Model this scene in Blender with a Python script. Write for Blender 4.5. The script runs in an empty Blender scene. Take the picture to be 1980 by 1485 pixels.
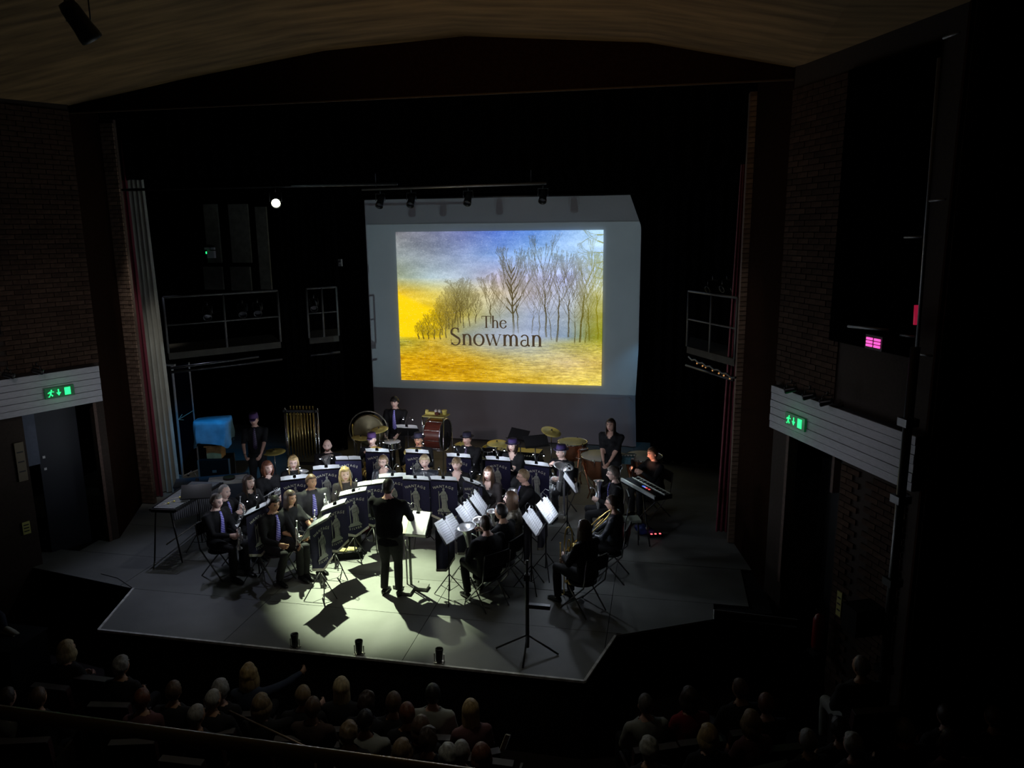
import bpy, math, random
import numpy as np
from mathutils import Vector, Matrix, noise
sin, cos, pi, R = math.sin, math.cos, math.pi, math.radians
rnd = random.Random(7)
S = bpy.context.scene
COL = S.collection
# ------------------------------------------------------------------ camera
F, IW, IH = 1460.0, 1980, 1485
PITCH, YAW, ROLL = R(11.5), R(11.4), R(0.58)
CAM = Vector((0, 0, 5.2))
FW = Vector((-sin(YAW) * cos(PITCH), cos(YAW) * cos(PITCH), -sin(PITCH)))
_r = Vector((cos(YAW), sin(YAW), 0)); _u = _r.cross(FW)
RT = _r * cos(ROLL) - _u * sin(ROLL); UP = _r * sin(ROLL) + _u * cos(ROLL)
cd = bpy.data.cameras.new('camera'); cam = bpy.data.objects.new('camera', cd); COL.objects.link(cam)
cd.sensor_width = 36; cd.lens = F / IW * 36; cd.clip_start = 0.05; cd.clip_end = 200
cam.matrix_world = Matrix(((RT.x, UP.x, -FW.x, CAM.x), (RT.y, UP.y, -FW.y, CAM.y), (RT.z, UP.z, -FW.z, CAM.z), (0, 0, 0, 1)))
S.camera = cam
# ------------------------------------------------------------------ world and light
S.view_settings.view_transform = 'Standard'; S.view_settings.look = 'None'
S.view_settings.gamma = 1; S.view_settings.use_curve_mapping = False; S.view_settings.exposure = 0
w = bpy.data.worlds.new('world'); S.world = w; w.use_nodes = True
w.node_tree.nodes['Background'].inputs[0].default_value = (0.9, 0.75, 0.7, 1)
w.node_tree.nodes['Background'].inputs[1].default_value = 0.00015

def light(name, kind, loc, target, power, color, size=0.1, spot=60, blend=0.5):
    l = bpy.data.lights.new(name, kind); l.energy = power; l.color = color
    if kind == 'AREA': l.shape = 'DISK'; l.size = size
    else: l.shadow_soft_size = size
    if kind == 'SPOT': l.spot_size = R(spot); l.spot_blend = blend
    o = bpy.data.objects.new(name, l); COL.objects.link(o); o.location = loc
    if target is not None:
        o.rotation_euler = (Vector(target) - Vector(loc)).to_track_quat('-Z', 'Y').to_euler()
    return o
KEY = (-6.62, 12.35, 5.72)
light('key_spot_light', 'SPOT', (KEY[0] + .06, KEY[1] - .12, KEY[2] - .12), (-4.1, 9.95, 0), 9000, (0.86, 1.0, 0.66), 0.04, 30, 1.0)
light('cool_spot_light', 'SPOT', (-1.9, 12.4, 6.6), (-2.8, 9.2, 0), 16, (0.6, 0.72, 1.0), 0.06, 62, 0.9)
light('side_spot_light', 'SPOT', (-8.6, 12.2, 5.6), (-7.4, 10.0, 0.3), 170, (0.66, 0.72, 1.0), 0.06, 42, 0.9)
light('blue_spot_light', 'SPOT', (-8.45, 12.75, 2.85), (-9.3, 13.95, 0.85), 75, (0.02, 0.42, 1.0), 0.04, 62, 0.8)
light('cyan_spot_light', 'SPOT', (-0.12, 17.35, 3.3), (-0.95, 17.9, 1.0), 30, (0.18, 0.6, 1.0), 0.05, 50, 0.9)
light('front_fill_light', 'SPOT', (-5.8, 1.0, 7.0), (-4.2, 13.2, 1.0), 420, (1.0, 0.80, 0.86), 0.15, 32, 0.9)  # added fill on the players' faces, stands in for bounce from the house
light('ceiling_bounce_fill', 'SPOT', (-2.0, 4.5, 4.6), (-1.6, 10.3, 7.9), 120, (1.0, 0.66, 0.28), 0.25, 75, 1.0)  # added upward spot standing in for light bounced off the stage
light('left_wall_fill_light', 'SPOT', (-5.2, 3.5, 6.6), (-9.9, 10.9, 3.0), 170, (0.95, 0.88, 0.92), 0.2, 25, 1.0)  # added spot to brighten the left fascia and brick column
light('right_fascia_fill_light', 'SPOT', (-3.2, 4.5, 6.6), (2.1, 9.6, 2.7), 80, (0.9, 0.85, 0.97), 0.2, 21, 1.0)  # added spot to brighten the right boarded fascia
light('stalls_fill_light', 'SPOT', (-3.0, 7.2, 6.9), (-3.0, 6.2, -0.8), 75, (1.0, 0.97, 0.8), 0.2, 74, 0.9)  # added overhead fill that picks out the spectators' hair
light('curtain_fill_light', 'SPOT', (-8.95, 12.0, 6.3), (-9.92, 12.85, 2.2), 120, (1.0, 0.95, 0.86), 0.1, 27, 0.9)  # added spot that brightens the pale curtain
light('right_column_fill_light', 'SPOT', (-1.0, 10.9, 6.3), (1.22, 12.4, 3.2), 40, (1.0, 0.9, 0.8), 0.1, 40, 0.9)  # small spot added to light the right brick column
light('face_light', 'SPOT', (-5.2, 5.5, 7.2), (-4.2, 13.0, 1.1), 200, (1.0, 0.78, 0.82), 0.1, 36, 0.9)
# projector: real lamp with a rectangular gate
pj = light('projector_light', 'SPOT', (-3.9, -2.0, 6.3), None, 2100, (0.66, 0.92, 0.95), 0.01, 60, 0.0)
pj.rotation_euler = (R(90), 0, 0)
pl = pj.data; pl.use_nodes = True; nt = pl.node_tree
em = nt.nodes['Emission']; tc = nt.nodes.new('ShaderNodeTexCoord'); sp = nt.nodes.new('ShaderNodeSeparateXYZ')
nt.links.new(tc.outputs['Normal'], sp.inputs[0])
def mth(nt, op, a, b=None, c=None):
    n = nt.nodes.new('ShaderNodeMath'); n.operation = op
    for i, v in enumerate((a, b, c)):
        if v is None: continue
        if isinstance(v, (int, float)): n.inputs[i].default_value = v
        else: nt.links.new(v, n.inputs[i])
    return n.outputs[0]
az_ = mth(nt, 'ABSOLUTE', sp.outputs['Z'])
ux = mth(nt, 'DIVIDE', sp.outputs['X'], az_); uy = mth(nt, 'DIVIDE', sp.outputs['Y'], az_)
# gate: frame x -7.24..-0.6, z 1.30..5.37 at y = 17.9
mx = mth(nt, 'LESS_THAN', mth(nt, 'ABSOLUTE', ux), 3.34 / 19.9)
m1 = mth(nt, 'GREATER_THAN', uy, (1.30 - 6.3) / 19.9); m2 = mth(nt, 'LESS_THAN', uy, (5.37 - 6.3) / 19.9)
m3 = mth(nt, 'MULTIPLY', mth(nt, 'LESS_THAN', uy, (6.0 - 6.3) / 19.9), .30)   # added spill brightening the cloth above the frame
nt.links.new(mth(nt, 'MULTIPLY', mx, mth(nt, 'MULTIPLY', m1, mth(nt, 'MAXIMUM', m2, m3))), em.inputs['Strength'])

# ------------------------------------------------------------------ helpers
def ray(px, py):
    return FW + RT * ((px - IW / 2) / F) - UP * ((py - IH / 2) / F)
def atz(px, py, z):
    d = ray(px, py); return CAM + d * ((z - CAM.z) / d.z)
def aty(px, py, y):
    d = ray(px, py); return CAM + d * ((y - CAM.y) / d.y)

def tag(o, label=None, cat=None, group=None, kind=None):
    if label: o['label'] = label
    if cat: o['category'] = cat
    if group: o['group'] = group
    if kind: o['kind'] = kind
    return o
def thing(name, label, cat, loc=(0, 0, 0), rz=0, group=None):
    o = bpy.data.objects.new(name, None); COL.objects.link(o); o.empty_display_size = 0.1
    o.location = loc; o.rotation_euler = (0, 0, rz); tag(o, label, cat, group); return o
def dup(root, loc, rz=0.0, label=None, group=None, rot=None, scale=None):
    def cp(o, par):
        c = o.copy(); COL.objects.link(c); c.parent = par
        for ch in list(o.children): cp(ch, c)
        return c
    r = cp(root, None); r.location = loc; r.rotation_euler = rot if rot else (0, 0, rz)
    if scale: r.scale = (scale,) * 3
    if label: r['label'] = label
    if group: r['group'] = group
    return r

MATS = {}
def mat(name, col, rough=0.6, metal=0.0, emit=0.0, ecol=None, var=0.0, scale=20.0, bump=0.0, stretch=None, objvar=0.0, transl=0.0, spec=0.5, stripes=None, sheen=0.0):
    if name in MATS: return MATS[name]
    m = bpy.data.materials.new(name); m.use_nodes = True; nt = m.node_tree; b = nt.nodes['Principled BSDF']
    b.inputs['Roughness'].default_value = rough; b.inputs['Metallic'].default_value = metal
    b.inputs['Specular IOR Level'].default_value = spec
    if sheen: b.inputs['Sheen Weight'].default_value = sheen
    c = (*col, 1); src = None
    tc = nt.nodes.new('ShaderNodeTexCoord')
    mp = nt.nodes.new('ShaderNodeMapping'); nt.links.new(tc.outputs['Object'], mp.inputs[0])
    if stretch: mp.inputs['Scale'].default_value = stretch[:3]; mp.inputs['Rotation'].default_value = (0, 0, stretch[3] if len(stretch) > 3 else 0)
    nz = nt.nodes.new('ShaderNodeTexNoise'); nz.inputs['Scale'].default_value = scale; nz.inputs['Detail'].default_value = 5
    nt.links.new(mp.outputs[0], nz.inputs['Vector'])
    rmp = nt.nodes.new('ShaderNodeMix'); rmp.data_type = 'RGBA'
    rmp.inputs['A'].default_value = tuple(max(0, k * (1 - var)) for k in col) + (1,)
    rmp.inputs['B'].default_value = tuple(min(1, k * (1 + var)) for k in col) + (1,)
    fr = nt.nodes.new('ShaderNodeMapRange'); fr.inputs[1].default_value = .3; fr.inputs[2].default_value = .7
    nt.links.new(nz.outputs['Fac'], fr.inputs[0]); nt.links.new(fr.outputs[0], rmp.inputs['Factor'])
    src = rmp.outputs['Result']
    if objvar:
        oi = nt.nodes.new('ShaderNodeObjectInfo'); hs = nt.nodes.new('ShaderNodeHueSaturation')
        nt.links.new(mth(nt, 'MULTIPLY_ADD', oi.outputs['Random'], 2 * objvar, 1 - objvar), hs.inputs['Value'])
        nt.links.new(src, hs.inputs['Color']); src = hs.outputs[0]
    if stripes:
        sx = nt.nodes.new('ShaderNodeSeparateXYZ'); nt.links.new(tc.outputs['Object'], sx.inputs[0])
        v = mth(nt, 'ADD', mth(nt, 'MULTIPLY', sx.outputs['X'], stripes[1]), mth(nt, 'MULTIPLY', sx.outputs['Z'], stripes[2]))
        fr2 = mth(nt, 'FRACT', v); st = mth(nt, 'LESS_THAN', fr2, stripes[3])
        mx2 = nt.nodes.new('ShaderNodeMix'); mx2.data_type = 'RGBA'; nt.links.new(st, mx2.inputs['Factor'])
        nt.links.new(src, mx2.inputs['A']); mx2.inputs['B'].default_value = (*stripes[0], 1); src = mx2.outputs['Result']
    nt.links.new(src, b.inputs['Base Color'])
    if bump:
        bp = nt.nodes.new('ShaderNodeBump'); bp.inputs['Strength'].default_value = bump; bp.inputs['Distance'].default_value = 0.01
        nt.links.new(nz.outputs['Fac'], bp.inputs['Height']); nt.links.new(bp.outputs[0], b.inputs['Normal'])
    if emit:
        b.inputs['Emission Color'].default_value = (*(ecol or col), 1); b.inputs['Emission Strength'].default_value = emit
    if transl:
        t = nt.nodes.new('ShaderNodeBsdfTranslucent'); t.inputs[0].default_value = c
        ms = nt.nodes.new('ShaderNodeMixShader'); ms.inputs[0].default_value = transl
        nt.links.new(b.outputs[0], ms.inputs[1]); nt.links.new(t.outputs[0], ms.inputs[2])
        nt.links.new(ms.outputs[0], nt.nodes['Material Output'].inputs[0])
    MATS[name] = m; return m

class MB:
    def __init__(s): s.v = []; s.f = []; s.m = []
    def add(s, vs, fs, mi=0):
        o = len(s.v); s.v.extend([tuple(v) for v in vs]); s.f.extend([tuple(i + o for i in f) for f in fs]); s.m.extend([mi] * len(fs)); return s
    def box(s, c, d, rot=None, mi=0):
        x, y, z = d[0] / 2, d[1] / 2, d[2] / 2
        vs = [Vector((a * x, b * y, e * z)) for a in (-1, 1) for b in (-1, 1) for e in (-1, 1)]
        if rot is not None:
            M = rot if isinstance(rot, Matrix) else Matrix.Rotation(rot, 3, 'Z')
            vs = [M @ v for v in vs]
        vs = [v + Vector(c) for v in vs]
        return s.add(vs, [(0, 1, 3, 2), (4, 6, 7, 5), (0, 4, 5, 1), (2, 3, 7, 6), (0, 2, 6, 4), (1, 5, 7, 3)], mi)
    def tube(s, pts, r, n=8, mi=0, closed=False, cap=True, sq=None):
        pts = [Vector(p) for p in pts]; k = len(pts)
        rs = r if isinstance(r, (list, tuple)) else [r] * k
        T = []
        for i in range(k):
            a = pts[i - 1] if (i > 0 or closed) else pts[0]; b = pts[(i + 1) % k] if (i < k - 1 or closed) else pts[-1]
            t = b - a; T.append(t.normalized() if t.length > 1e-9 else Vector((0, 0, 1)))
        ref = Vector((0, 0, 1)) if abs(T[0].z) < .9 else Vector((1, 0, 0))
        N = T[0].cross(ref).normalized(); vs = []
        for i in range(k):
            N = (N - T[i] * N.dot(T[i])); N = N.normalized() if N.length > 1e-6 else T[i].orthogonal().normalized()
            B = T[i].cross(N); q = sq or (1, 1)
            for j in range(n):
                a = 2 * pi * j / n; vs.append(pts[i] + (N * cos(a) * q[0] + B * sin(a) * q[1]) * rs[i])
        fs = []
        for i in range(k if closed else k - 1):
            i2 = (i + 1) % k
            for j in range(n):
                j2 = (j + 1) % n; fs.append((i * n + j, i * n + j2, i2 * n + j2, i2 * n + j))
        if cap and not closed: fs.append(tuple(range(n - 1, -1, -1))); fs.append(tuple((k - 1) * n + j for j in range(n)))
        return s.add(vs, fs, mi)
    def lathe(s, prof, c=(0, 0, 0), axis=(0, 0, 1), n=20, mi=0, cap=True):
        ax = Vector(axis).normalized(); U = ax.orthogonal().normalized(); V = ax.cross(U); c = Vector(c)
        vs = [c + ax * h + (U * cos(2 * pi * j / n) + V * sin(2 * pi * j / n)) * max(r, 1e-4) for r, h in prof for j in range(n)]
        k = len(prof); fs = [(i * n + j, i * n + (j + 1) % n, (i + 1) * n + (j + 1) % n, (i + 1) * n + j) for i in range(k - 1) for j in range(n)]
        if cap: fs.append(tuple(range(n - 1, -1, -1))); fs.append(tuple((k - 1) * n + j for j in range(n)))
        return s.add(vs, fs, mi)
    def rings(s, rs, n=16, mi=0):
        # rs: (center, axisU, axisV) scaled vectors
        vs = []
        for c, U, V in rs:
            c, U, V = Vector(c), Vector(U), Vector(V)
            vs += [c + U * cos(2 * pi * j / n) + V * sin(2 * pi * j / n) for j in range(n)]
        k = len(rs); fs = [(i * n + j, i * n + (j + 1) % n, (i + 1) * n + (j + 1) % n, (i + 1) * n + j) for i in range(k - 1) for j in range(n)]
        fs.append(tuple(range(n - 1, -1, -1))); fs.append(tuple((k - 1) * n + j for j in range(n)))
        return s.add(vs, fs, mi)
    def ball(s, c, r, n=10, mi=0):
        r = r if isinstance(r, (tuple, list)) else (r, r, r); m = n // 2 + 2
        return s.rings([((c[0], c[1], c[2] - r[2] * cos(pi * (i + .02) / (m - 1 + .04))), (r[0] * sin(pi * (i + .02) / (m - 1 + .04)), 0, 0), (0, r[1] * sin(pi * (i + .02) / (m - 1 + .04)), 0)) for i in range(m)], n, mi)
    def poly(s, pts, th=None, mi=0):
        # flat polygon, extruded by vector th
        n = len(pts); P = [Vector(p) for p in pts]
        if th is None: return s.add(P, [tuple(range(n))], mi)
        th = Vector(th); fs = [tuple(range(n - 1, -1, -1)), tuple(range(n, 2 * n))] + [(i, (i + 1) % n, n + (i + 1) % n, n + i) for i in range(n)]
        return s.add(P + [p + th for p in P], fs, mi)
    def xf(s, M):
        s.v = [tuple(M @ Vector(v)) for v in s.v]; return s
    def merge(s, o):
        k = len(s.v); s.v += o.v; s.f += [tuple(i + k for i in f) for f in o.f]; s.m += o.m; return s
    def mesh(s, name, mats, smooth=False):
        me = bpy.data.meshes.new(name); me.from_pydata(s.v, [], s.f)
        for m in mats: me.materials.append(m)
        if len(mats) > 1: me.polygons.foreach_set('material_index', s.m)
        if smooth: me.polygons.foreach_set('use_smooth', [True] * len(me.polygons)); 
        me.update(); return me
    def build(s, name, mats, parent=None, smooth=False, label=None, kind=None):
        if not isinstance(mats, (list, tuple)): mats = [mats]
        return obj(name, s.mesh(name, mats, smooth), parent, label, kind)
def obj(name, me, parent=None, label=None, kind=None):
    o = bpy.data.objects.new(name, me); COL.objects.link(o); o.parent = parent
    if label: o['label'] = label
    if kind: o['kind'] = kind
    return o
def struct(name, mb, m, parent=None, smooth=False):
    return mb.build(name, m, parent, smooth, kind='structure' if parent is None else None)
def remesh(mb, voxel, it=4):
    me = mb.mesh('tmp', []); o = bpy.data.objects.new('tmp', me); COL.objects.link(o)
    r = o.modifiers.new('r', 'REMESH'); r.mode = 'VOXEL'; r.voxel_size = voxel
    s = o.modifiers.new('s', 'SMOOTH'); s.factor = .5; s.iterations = it
    dg = bpy.context.evaluated_depsgraph_get()
    out = bpy.data.meshes.new_from_object(o.evaluated_get(dg))
    bpy.data.objects.remove(o); bpy.data.meshes.remove(me)
    n = len(out.vertices); v = np.empty(n * 3, 'f'); out.vertices.foreach_get('co', v)
    fs = [tuple(p.vertices) for p in out.polygons]
    bpy.data.meshes.remove(out); q = MB(); q.v = [tuple(map(float, a)) for a in v.reshape(-1, 3)]; q.f = fs; q.m = [0] * len(fs); return q

# ------------------------------------------------------------------ materials
blackm = mat('matt_black', (0.006, 0.006, 0.007), .8, spec=.15)
blackmetal = mat('black_metal', (0.012, 0.012, 0.013), .38, spec=.6)
chrome = mat('chrome', (0.75, 0.76, 0.78), .18, 1.0)
silver = mat('silver_plate', (0.88, 0.89, 0.9), .30, .85)
brass = mat('lacquered_brass', (0.85, 0.62, 0.2), .28, .9)
cymbalm = mat('cymbal_bronze', (0.78, 0.66, 0.2), .45, .5)
paper = mat('paper', (0.8, 0.82, 0.84), .8, transl=.35)
navy = mat('navy_cloth', (0.009, 0.008, 0.042), .9, var=.25, scale=60, sheen=.1)
fringe_m = mat('silver_fringe', (0.55, 0.53, 0.46), .8, var=.4, scale=150)
emblem_m = mat('emblem_thread', (0.30, 0.32, 0.28), .75, var=.35, scale=180)
skin1 = mat('skin_pink', (0.60, 0.36, 0.28), .5)
skin2 = mat('skin_tan', (0.45, 0.25, 0.15), .5)
skin3 = mat('skin_pale', (0.70, 0.48, 0.40), .5)
eye_m = mat('eye_dark', (0.02, 0.015, 0.012), .2)
lip_m = mat('lip', (0.35, 0.12, 0.11), .5)
shirt_m = mat('black_cotton', (0.008, 0.008, 0.0095), .8, spec=.25, var=.3, scale=30, bump=.3)
lace_m = mat('black_lace', (0.035, 0.028, 0.028), .7, var=.8, scale=120)
leather_m = mat('black_leather', (0.03, 0.035, 0.045), .28, var=.3, scale=25, bump=.8)
trouser_m = mat('black_wool', (0.012, 0.012, 0.014), .85, var=.3, scale=25)
shoe_m = mat('polished_shoe', (0.01, 0.01, 0.011), .18)
tie_m = mat('striped_tie', (0.15, 0.13, 0.62), .5, stripes=((0.6, 0.6, 0.85), 18, 26, .28))
floor_m = mat('painted_hardboard', (0.15, 0.155, 0.145), .55, var=.18, scale=1.6, bump=.1, objvar=.06)
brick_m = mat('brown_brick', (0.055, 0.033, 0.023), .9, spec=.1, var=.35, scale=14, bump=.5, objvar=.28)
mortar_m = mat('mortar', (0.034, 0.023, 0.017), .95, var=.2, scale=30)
ceil_m = mat('combed_plaster', (0.20, 0.125, 0.055), .9, var=.45, scale=2.2, bump=.6, stretch=(0.35, 3.0, 1, R(-62)))
header_m = mat('brown_render', (0.022, 0.010, 0.007), .95, var=.2, spec=0)
drape_black = mat('black_serge', (0.003, 0.003, 0.0035), .95, spec=0)
darkwood = mat('dark_stained_wood', (0.02, 0.012, 0.008), .6)

# ================================================================== STAGE AND ROOM
XC = -3.85
# --- stage deck: hardboard sheets clipped to the plan of the deck
deck = struct('floor', MB().poly([(-7.31, 8.0, -.03), (-.78, 8.0, -.03), (-.49, 9.08, -.03), (.79, 9.74, -.03), (.81, 10.01, -.03), (1.6, 10.1, -.03), (1.6, 18.4, -.03), (-12.5, 18.4, -.03), (-12.5, 10.0, -.03), (-8.13, 9.41, -.03), (-7.66, 9.15, -.03)][::1], (0, 0, -.08)), [blackm])
def clip(poly, a, b):
    out = []; n = Vector((-(b[1] - a[1]), b[0] - a[0]))
    d = [n.x * (p[0] - a[0]) + n.y * (p[1] - a[1]) for p in poly]
    for i in range(len(poly)):
        j = (i + 1) % len(poly)
        if d[i] >= 0: out.append(poly[i])
        if (d[i] > 0) != (d[j] > 0) and abs(d[i] - d[j]) > 1e-9:
            t = d[i] / (d[i] - d[j]); out.append((poly[i][0] + (poly[j][0] - poly[i][0]) * t, poly[i][1] + (poly[j][1] - poly[i][1]) * t))
    return out
def sheet(x0, x1, y0, y1, cuts):
    P = [(x0 + .004, y0 + .004), (x1 - .004, y0 + .004), (x1 - .004, y1 - .004), (x0 + .004, y1 - .004)]
    for a, b in cuts:
        P = clip(P, a, b)
        if len(P) < 3: return
    ar = abs(sum(P[i][0] * P[(i + 1) % len(P)][1] - P[(i + 1) % len(P)][0] * P[i][1] for i in range(len(P)))) / 2
    if ar < .02: return
    dz = rnd.uniform(-.001, .001)
    MB().poly([(x, y, -.028 + dz) for x, y in P], (0, 0, .028)).build('floor_panel', floor_m, deck)
ys = [8.0, 9.15, 10.2, 11.4, 12.6, 13.8, 15.0, 16.2, 17.4, 18.4]
xs = [-12.4, -10.36, -7.92, -5.48, -3.04, -0.60, 1.6]
for yi in range(len(ys) - 1):
    off = 0 if yi % 2 == 0 else (.0 if yi < 3 else .8)
    for xi in range(len(xs) - 1):
        x0, x1 = xs[xi], xs[xi + 1]
        if yi == 0: cuts = [((-7.31, 8.0), (-.78, 8.0)), ((-.78, 8.0), (-.49, 9.08)), ((-.49, 9.08), (-.44, 9.3)), ((-7.66, 9.15), (-7.31, 8.0))]
        elif yi == 1: cuts = [((-.49, 9.08), (.79, 9.74)), ((-13.5, 10.15), (-7.66, 9.15)), ((.81, 10.01), (.82, 10.3))]
        else: cuts = []
        if yi == 2: x0, x1 = max(x0, -9.5), min(x1, 1.3)
        if x1 - x0 > .1: sheet(x0, x1, ys[yi], ys[yi + 1], cuts)
# pale nosing strips along the stage edge
nosing = mat('worn_nosing', (0.85, 0.86, 0.8), .6, var=.5, scale=9)
edge = [(-8.5, 9.5), (-8.13, 9.41), (-7.66, 9.15), (-7.31, 8.0), (-.78, 8.0), (-.49, 9.08), (.79, 9.74), (.81, 10.01), (1.9, 9.93)]
for i in range(len(edge) - 1):
    a, b = Vector((*edge[i], -.004)), Vector((*edge[i + 1], -.004)); d = b - a
    th = .032 if i in (2, 3, 4) else .012
    struct('trim_%d' % (i + 1), MB().box((a + b) / 2, (d.length, th, .03), math.atan2(d.y, d.x)), nosing if i in (2, 3, 4, 6) else mat('dull_nosing', (0.16, 0.16, 0.15), .7))
# stage front wall
for i in range(len(edge) - 1):
    a, b = Vector((*edge[i], 0)), Vector((*edge[i + 1], 0)); d = b - a; n = Vector((d.y, -d.x, 0)).normalized()
    struct('wall_stage_front_%d' % (i + 1), MB().box((a + b) / 2 - n * .03 + Vector((0, 0, -.585)), (d.length, .05, .93), math.atan2(d.y, d.x)), mat('stage_fascia', (.008, .007, .007), .8))
# auditorium floor
struct('floor_stalls', MB().box((-4, 3.5, -1.1), (19, 19, .1)), mat('dark_carpet', (.012, .006, .005), .95, var=.4, scale=40))
# --- side walls (splayed)
CL, CR = Vector((-9.2, 10.8, 0)), Vector((1.57, 10.8, 0))
DL, DR = Vector((-.4, -.9165, 0)), Vector((.4, -.9165, 0))
NL, NR = Vector((.9165, -.4, 0)), Vector((-.9165, -.4, 0))
def wp(side, s, z, out=0.0):
    c, d, n = (CL, DL, NL) if side == 'L' else (CR, DR, NR)
    return c + d * s + n * out + Vector((0, 0, z))
def wrect(mb, side, s0, s1, z0, z1, out=0.0, th=.12, mi=0):
    n = NL if side == 'L' else NR
    return mb.poly([wp(side, s0, z0, out), wp(side, s1, z0, out), wp(side, s1, z1, out), wp(side, s0, z1, out)], n * (-th), mi)
lit_brick_m = mat('lit_brown_brick', (0.20, 0.135, 0.10), .9, spec=.1, var=.3, scale=14, bump=.5, objvar=.22); lit_mortar_m = mat('lit_mortar', (.13, .09, .07), .95, var=.2, scale=30)  # lighter copy of the brick, light on the columns put into its colour
brick_mesh = MB().box((0, 0, 0), (.215, .03, .065)).mesh('brick', [brick_m])
half_mesh = MB().box((0, 0, 0), (.1, .03, .065)).mesh('half_brick', [brick_m])
def bricks(parent, org, d, n, L, z0, z1, limit=300, prefer=None, holes=(), bm=None):
    bmesh_, hmesh_ = (brick_mesh, half_mesh) if bm is None else (MB().box((0, 0, 0), (.215, .03, .065)).mesh('brick', [bm]), MB().box((0, 0, 0), (.1, .03, .065)).mesh('half_brick', [bm]))
    ang = math.atan2(d.y, d.x); items = []; z = z0; row = 0
    while z + .065 <= z1:
        s = 0 if row % 2 == 0 else -.1125
        while s < L - .02:
            a, b = max(s, 0), min(s + .215, L)
            if b - a > .06:
                c = (a + b) / 2; zc = z + .0325
                if not any(h[0] < c < h[1] and h[2] < zc < h[3] for h in holes): items.append((c, zc, b - a))
            s += .225
        z += .075; row += 1
    if prefer: items.sort(key=lambda t: abs(t[1] - prefer))
    for c, zc, wd in items[:limit]:
        p = org + d * c + n * (rnd.uniform(-.003, .004)); me = bmesh_ if wd > .16 else hmesh_
        o = obj('brick', me, parent); o.location = (p.x, p.y, zc); o.rotation_euler = (0, 0, ang); o.scale = (wd / (.215 if wd > .16 else .1), 1, 1)
    if items[limit:]:
        mb = MB()
        for c, zc, wd in items[limit:]:
            p = org + d * c + n * (rnd.uniform(-.003, .004)); mb.box((p.x, p.y, zc), (wd, .03, .065), ang)
        mb.build('brick', bm or brick_m, parent, kind='stuff')
wl = struct('wall_left', wrect(wrect(wrect(wrect(MB(), 'L', 0, 7, 2.5, 7.6), 'L', 0, .18, -1.05, 2.5), 'L', 1.25, 7, -1.05, 2.5), 'L', .18, 1.25, 2.46, 2.5), mortar_m)
wr = struct('wall_right', wrect(wrect(wrect(MB(), 'R', 0, 2.9, 2.46, 7.6), 'R', 0, .42, -1.05, 2.46), 'R', 1.55, 2.9, -1.05, 2.46), mortar_m)
bricks(wl, wp('L', 0, 0, .005), DL, NL, 2.2, 3.12, 7.1, 300, 4.3, holes=[(1.35, 2.3, 3.1, 4.75)])
bricks(wr, wp('R', 0, 0, .005), DR, NR, 1.3, 3.12, 7.0, 300, 3.9)
bricks(wr, wp('R', 1.55, 0, .005), DR, NR, 1.1, -.6, 2.4, 300, 1.0, holes=[(.28, .5, -1, 3)])
# dark glazed opening recess on the left wall edge
struct('window_1', wrect(MB(), 'L', 1.38, 2.4, 3.75, 4.7, .03, .05), mat('dark_glass', (.004, .004, .005), .1))
# piers from the splayed walls to the proscenium
pier_m = mat('brown_pier', (.018, .009, .006), .9, var=.2, spec=0)
struct('wall_pier_left', MB().poly([(-9.2, 10.8, -1.05), (-9.95, 12.4, -1.05), (-9.95, 12.4, 7.3), (-9.2, 10.8, 7.3)], (-.15, -.05, 0)), pier_m)
struct('wall_pier_right', MB().poly([(1.57, 10.8, -1.05), (1.57, 10.8, 7.3), (1.28, 12.4, 7.3), (1.28, 12.4, -1.05)], (.15, -.05, 0)), pier_m)
cl = struct('wall_proscenium_left', MB().box((-9.84, 12.455, 3.6), (.30, .06, 7.2)), lit_mortar_m)
bricks(cl, Vector((-9.985, 12.41, 0)), Vector((1, 0, 0)), Vector((0, -1, 0)), .29, .02, 7.15, 300, 3.2, bm=lit_brick_m)
cr = struct('wall_proscenium_right', MB().box((1.24, 12.52, 3.6), (.12, .2, 7.2)), lit_mortar_m)
bricks(cr, Vector((1.185, 12.41, 0)), Vector((1, 0, 0)), Vector((0, -1, 0)), .11, .02, 7.15, 300, 3.2, bm=lit_brick_m)
struct('wall_right_return', MB().poly([(2.74, 8.16, -1.05), (2.78, 9.9, -1.05), (2.78, 9.9, 7.6), (2.74, 8.16, 7.6)], (-.05, 0, 0)).poly([(2.74, 9.9, -1.05), (5.2, 9.9, -1.05), (5.2, 9.9, 7.6), (2.74, 9.9, 7.6)], (0, .12, 0)), header_m)
# header over the proscenium and ceiling
prof = [(-12.9, 6.6), (-9.5, 7.14), (-7.2, 7.48), (-4.9, 7.76), (-2.8, 7.84), (-.3, 7.62), (1.65, 7.20), (5, 7.0)]
header = struct('wall_header', MB().poly([(-9.6, 10.86, 7.08), (1.7, 10.86, 7.08)] + [(x, 10.86, z + .02) for x, z in prof[1:-1]][::-1], (0, .12, 0)), header_m)
struct('trim_header', MB().box((-3.95, 10.85, 7.07), (11.2, .03, .02)), mat('header_bead', (.07, .045, .03), .8))
def ceilpt(x, z, y): return (x, y, z + (10.86 - y) * .035)
cb = MB(); vs = []; 
for y in (10.86, -3.0):
    vs += [ceilpt(x, z, y) for x, z in prof]
k = len(prof); cb.add(vs, [(i, i + 1, k + i + 1, k + i) for i in range(k - 1)])
struct('ceiling', cb, ceil_m)
struct('ceiling_stage', MB().box((-4, 14.9, 8.6), (18, 8, .1)), drape_black)
struct('wall_stage_back', MB().box((-4, 18.5, 4), (18, .1, 9.2)), drape_black)
struct('wall_stage_left', MB().box((-12.6, 14.6, 4), (.1, 8, 9.2)), drape_black)
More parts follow.
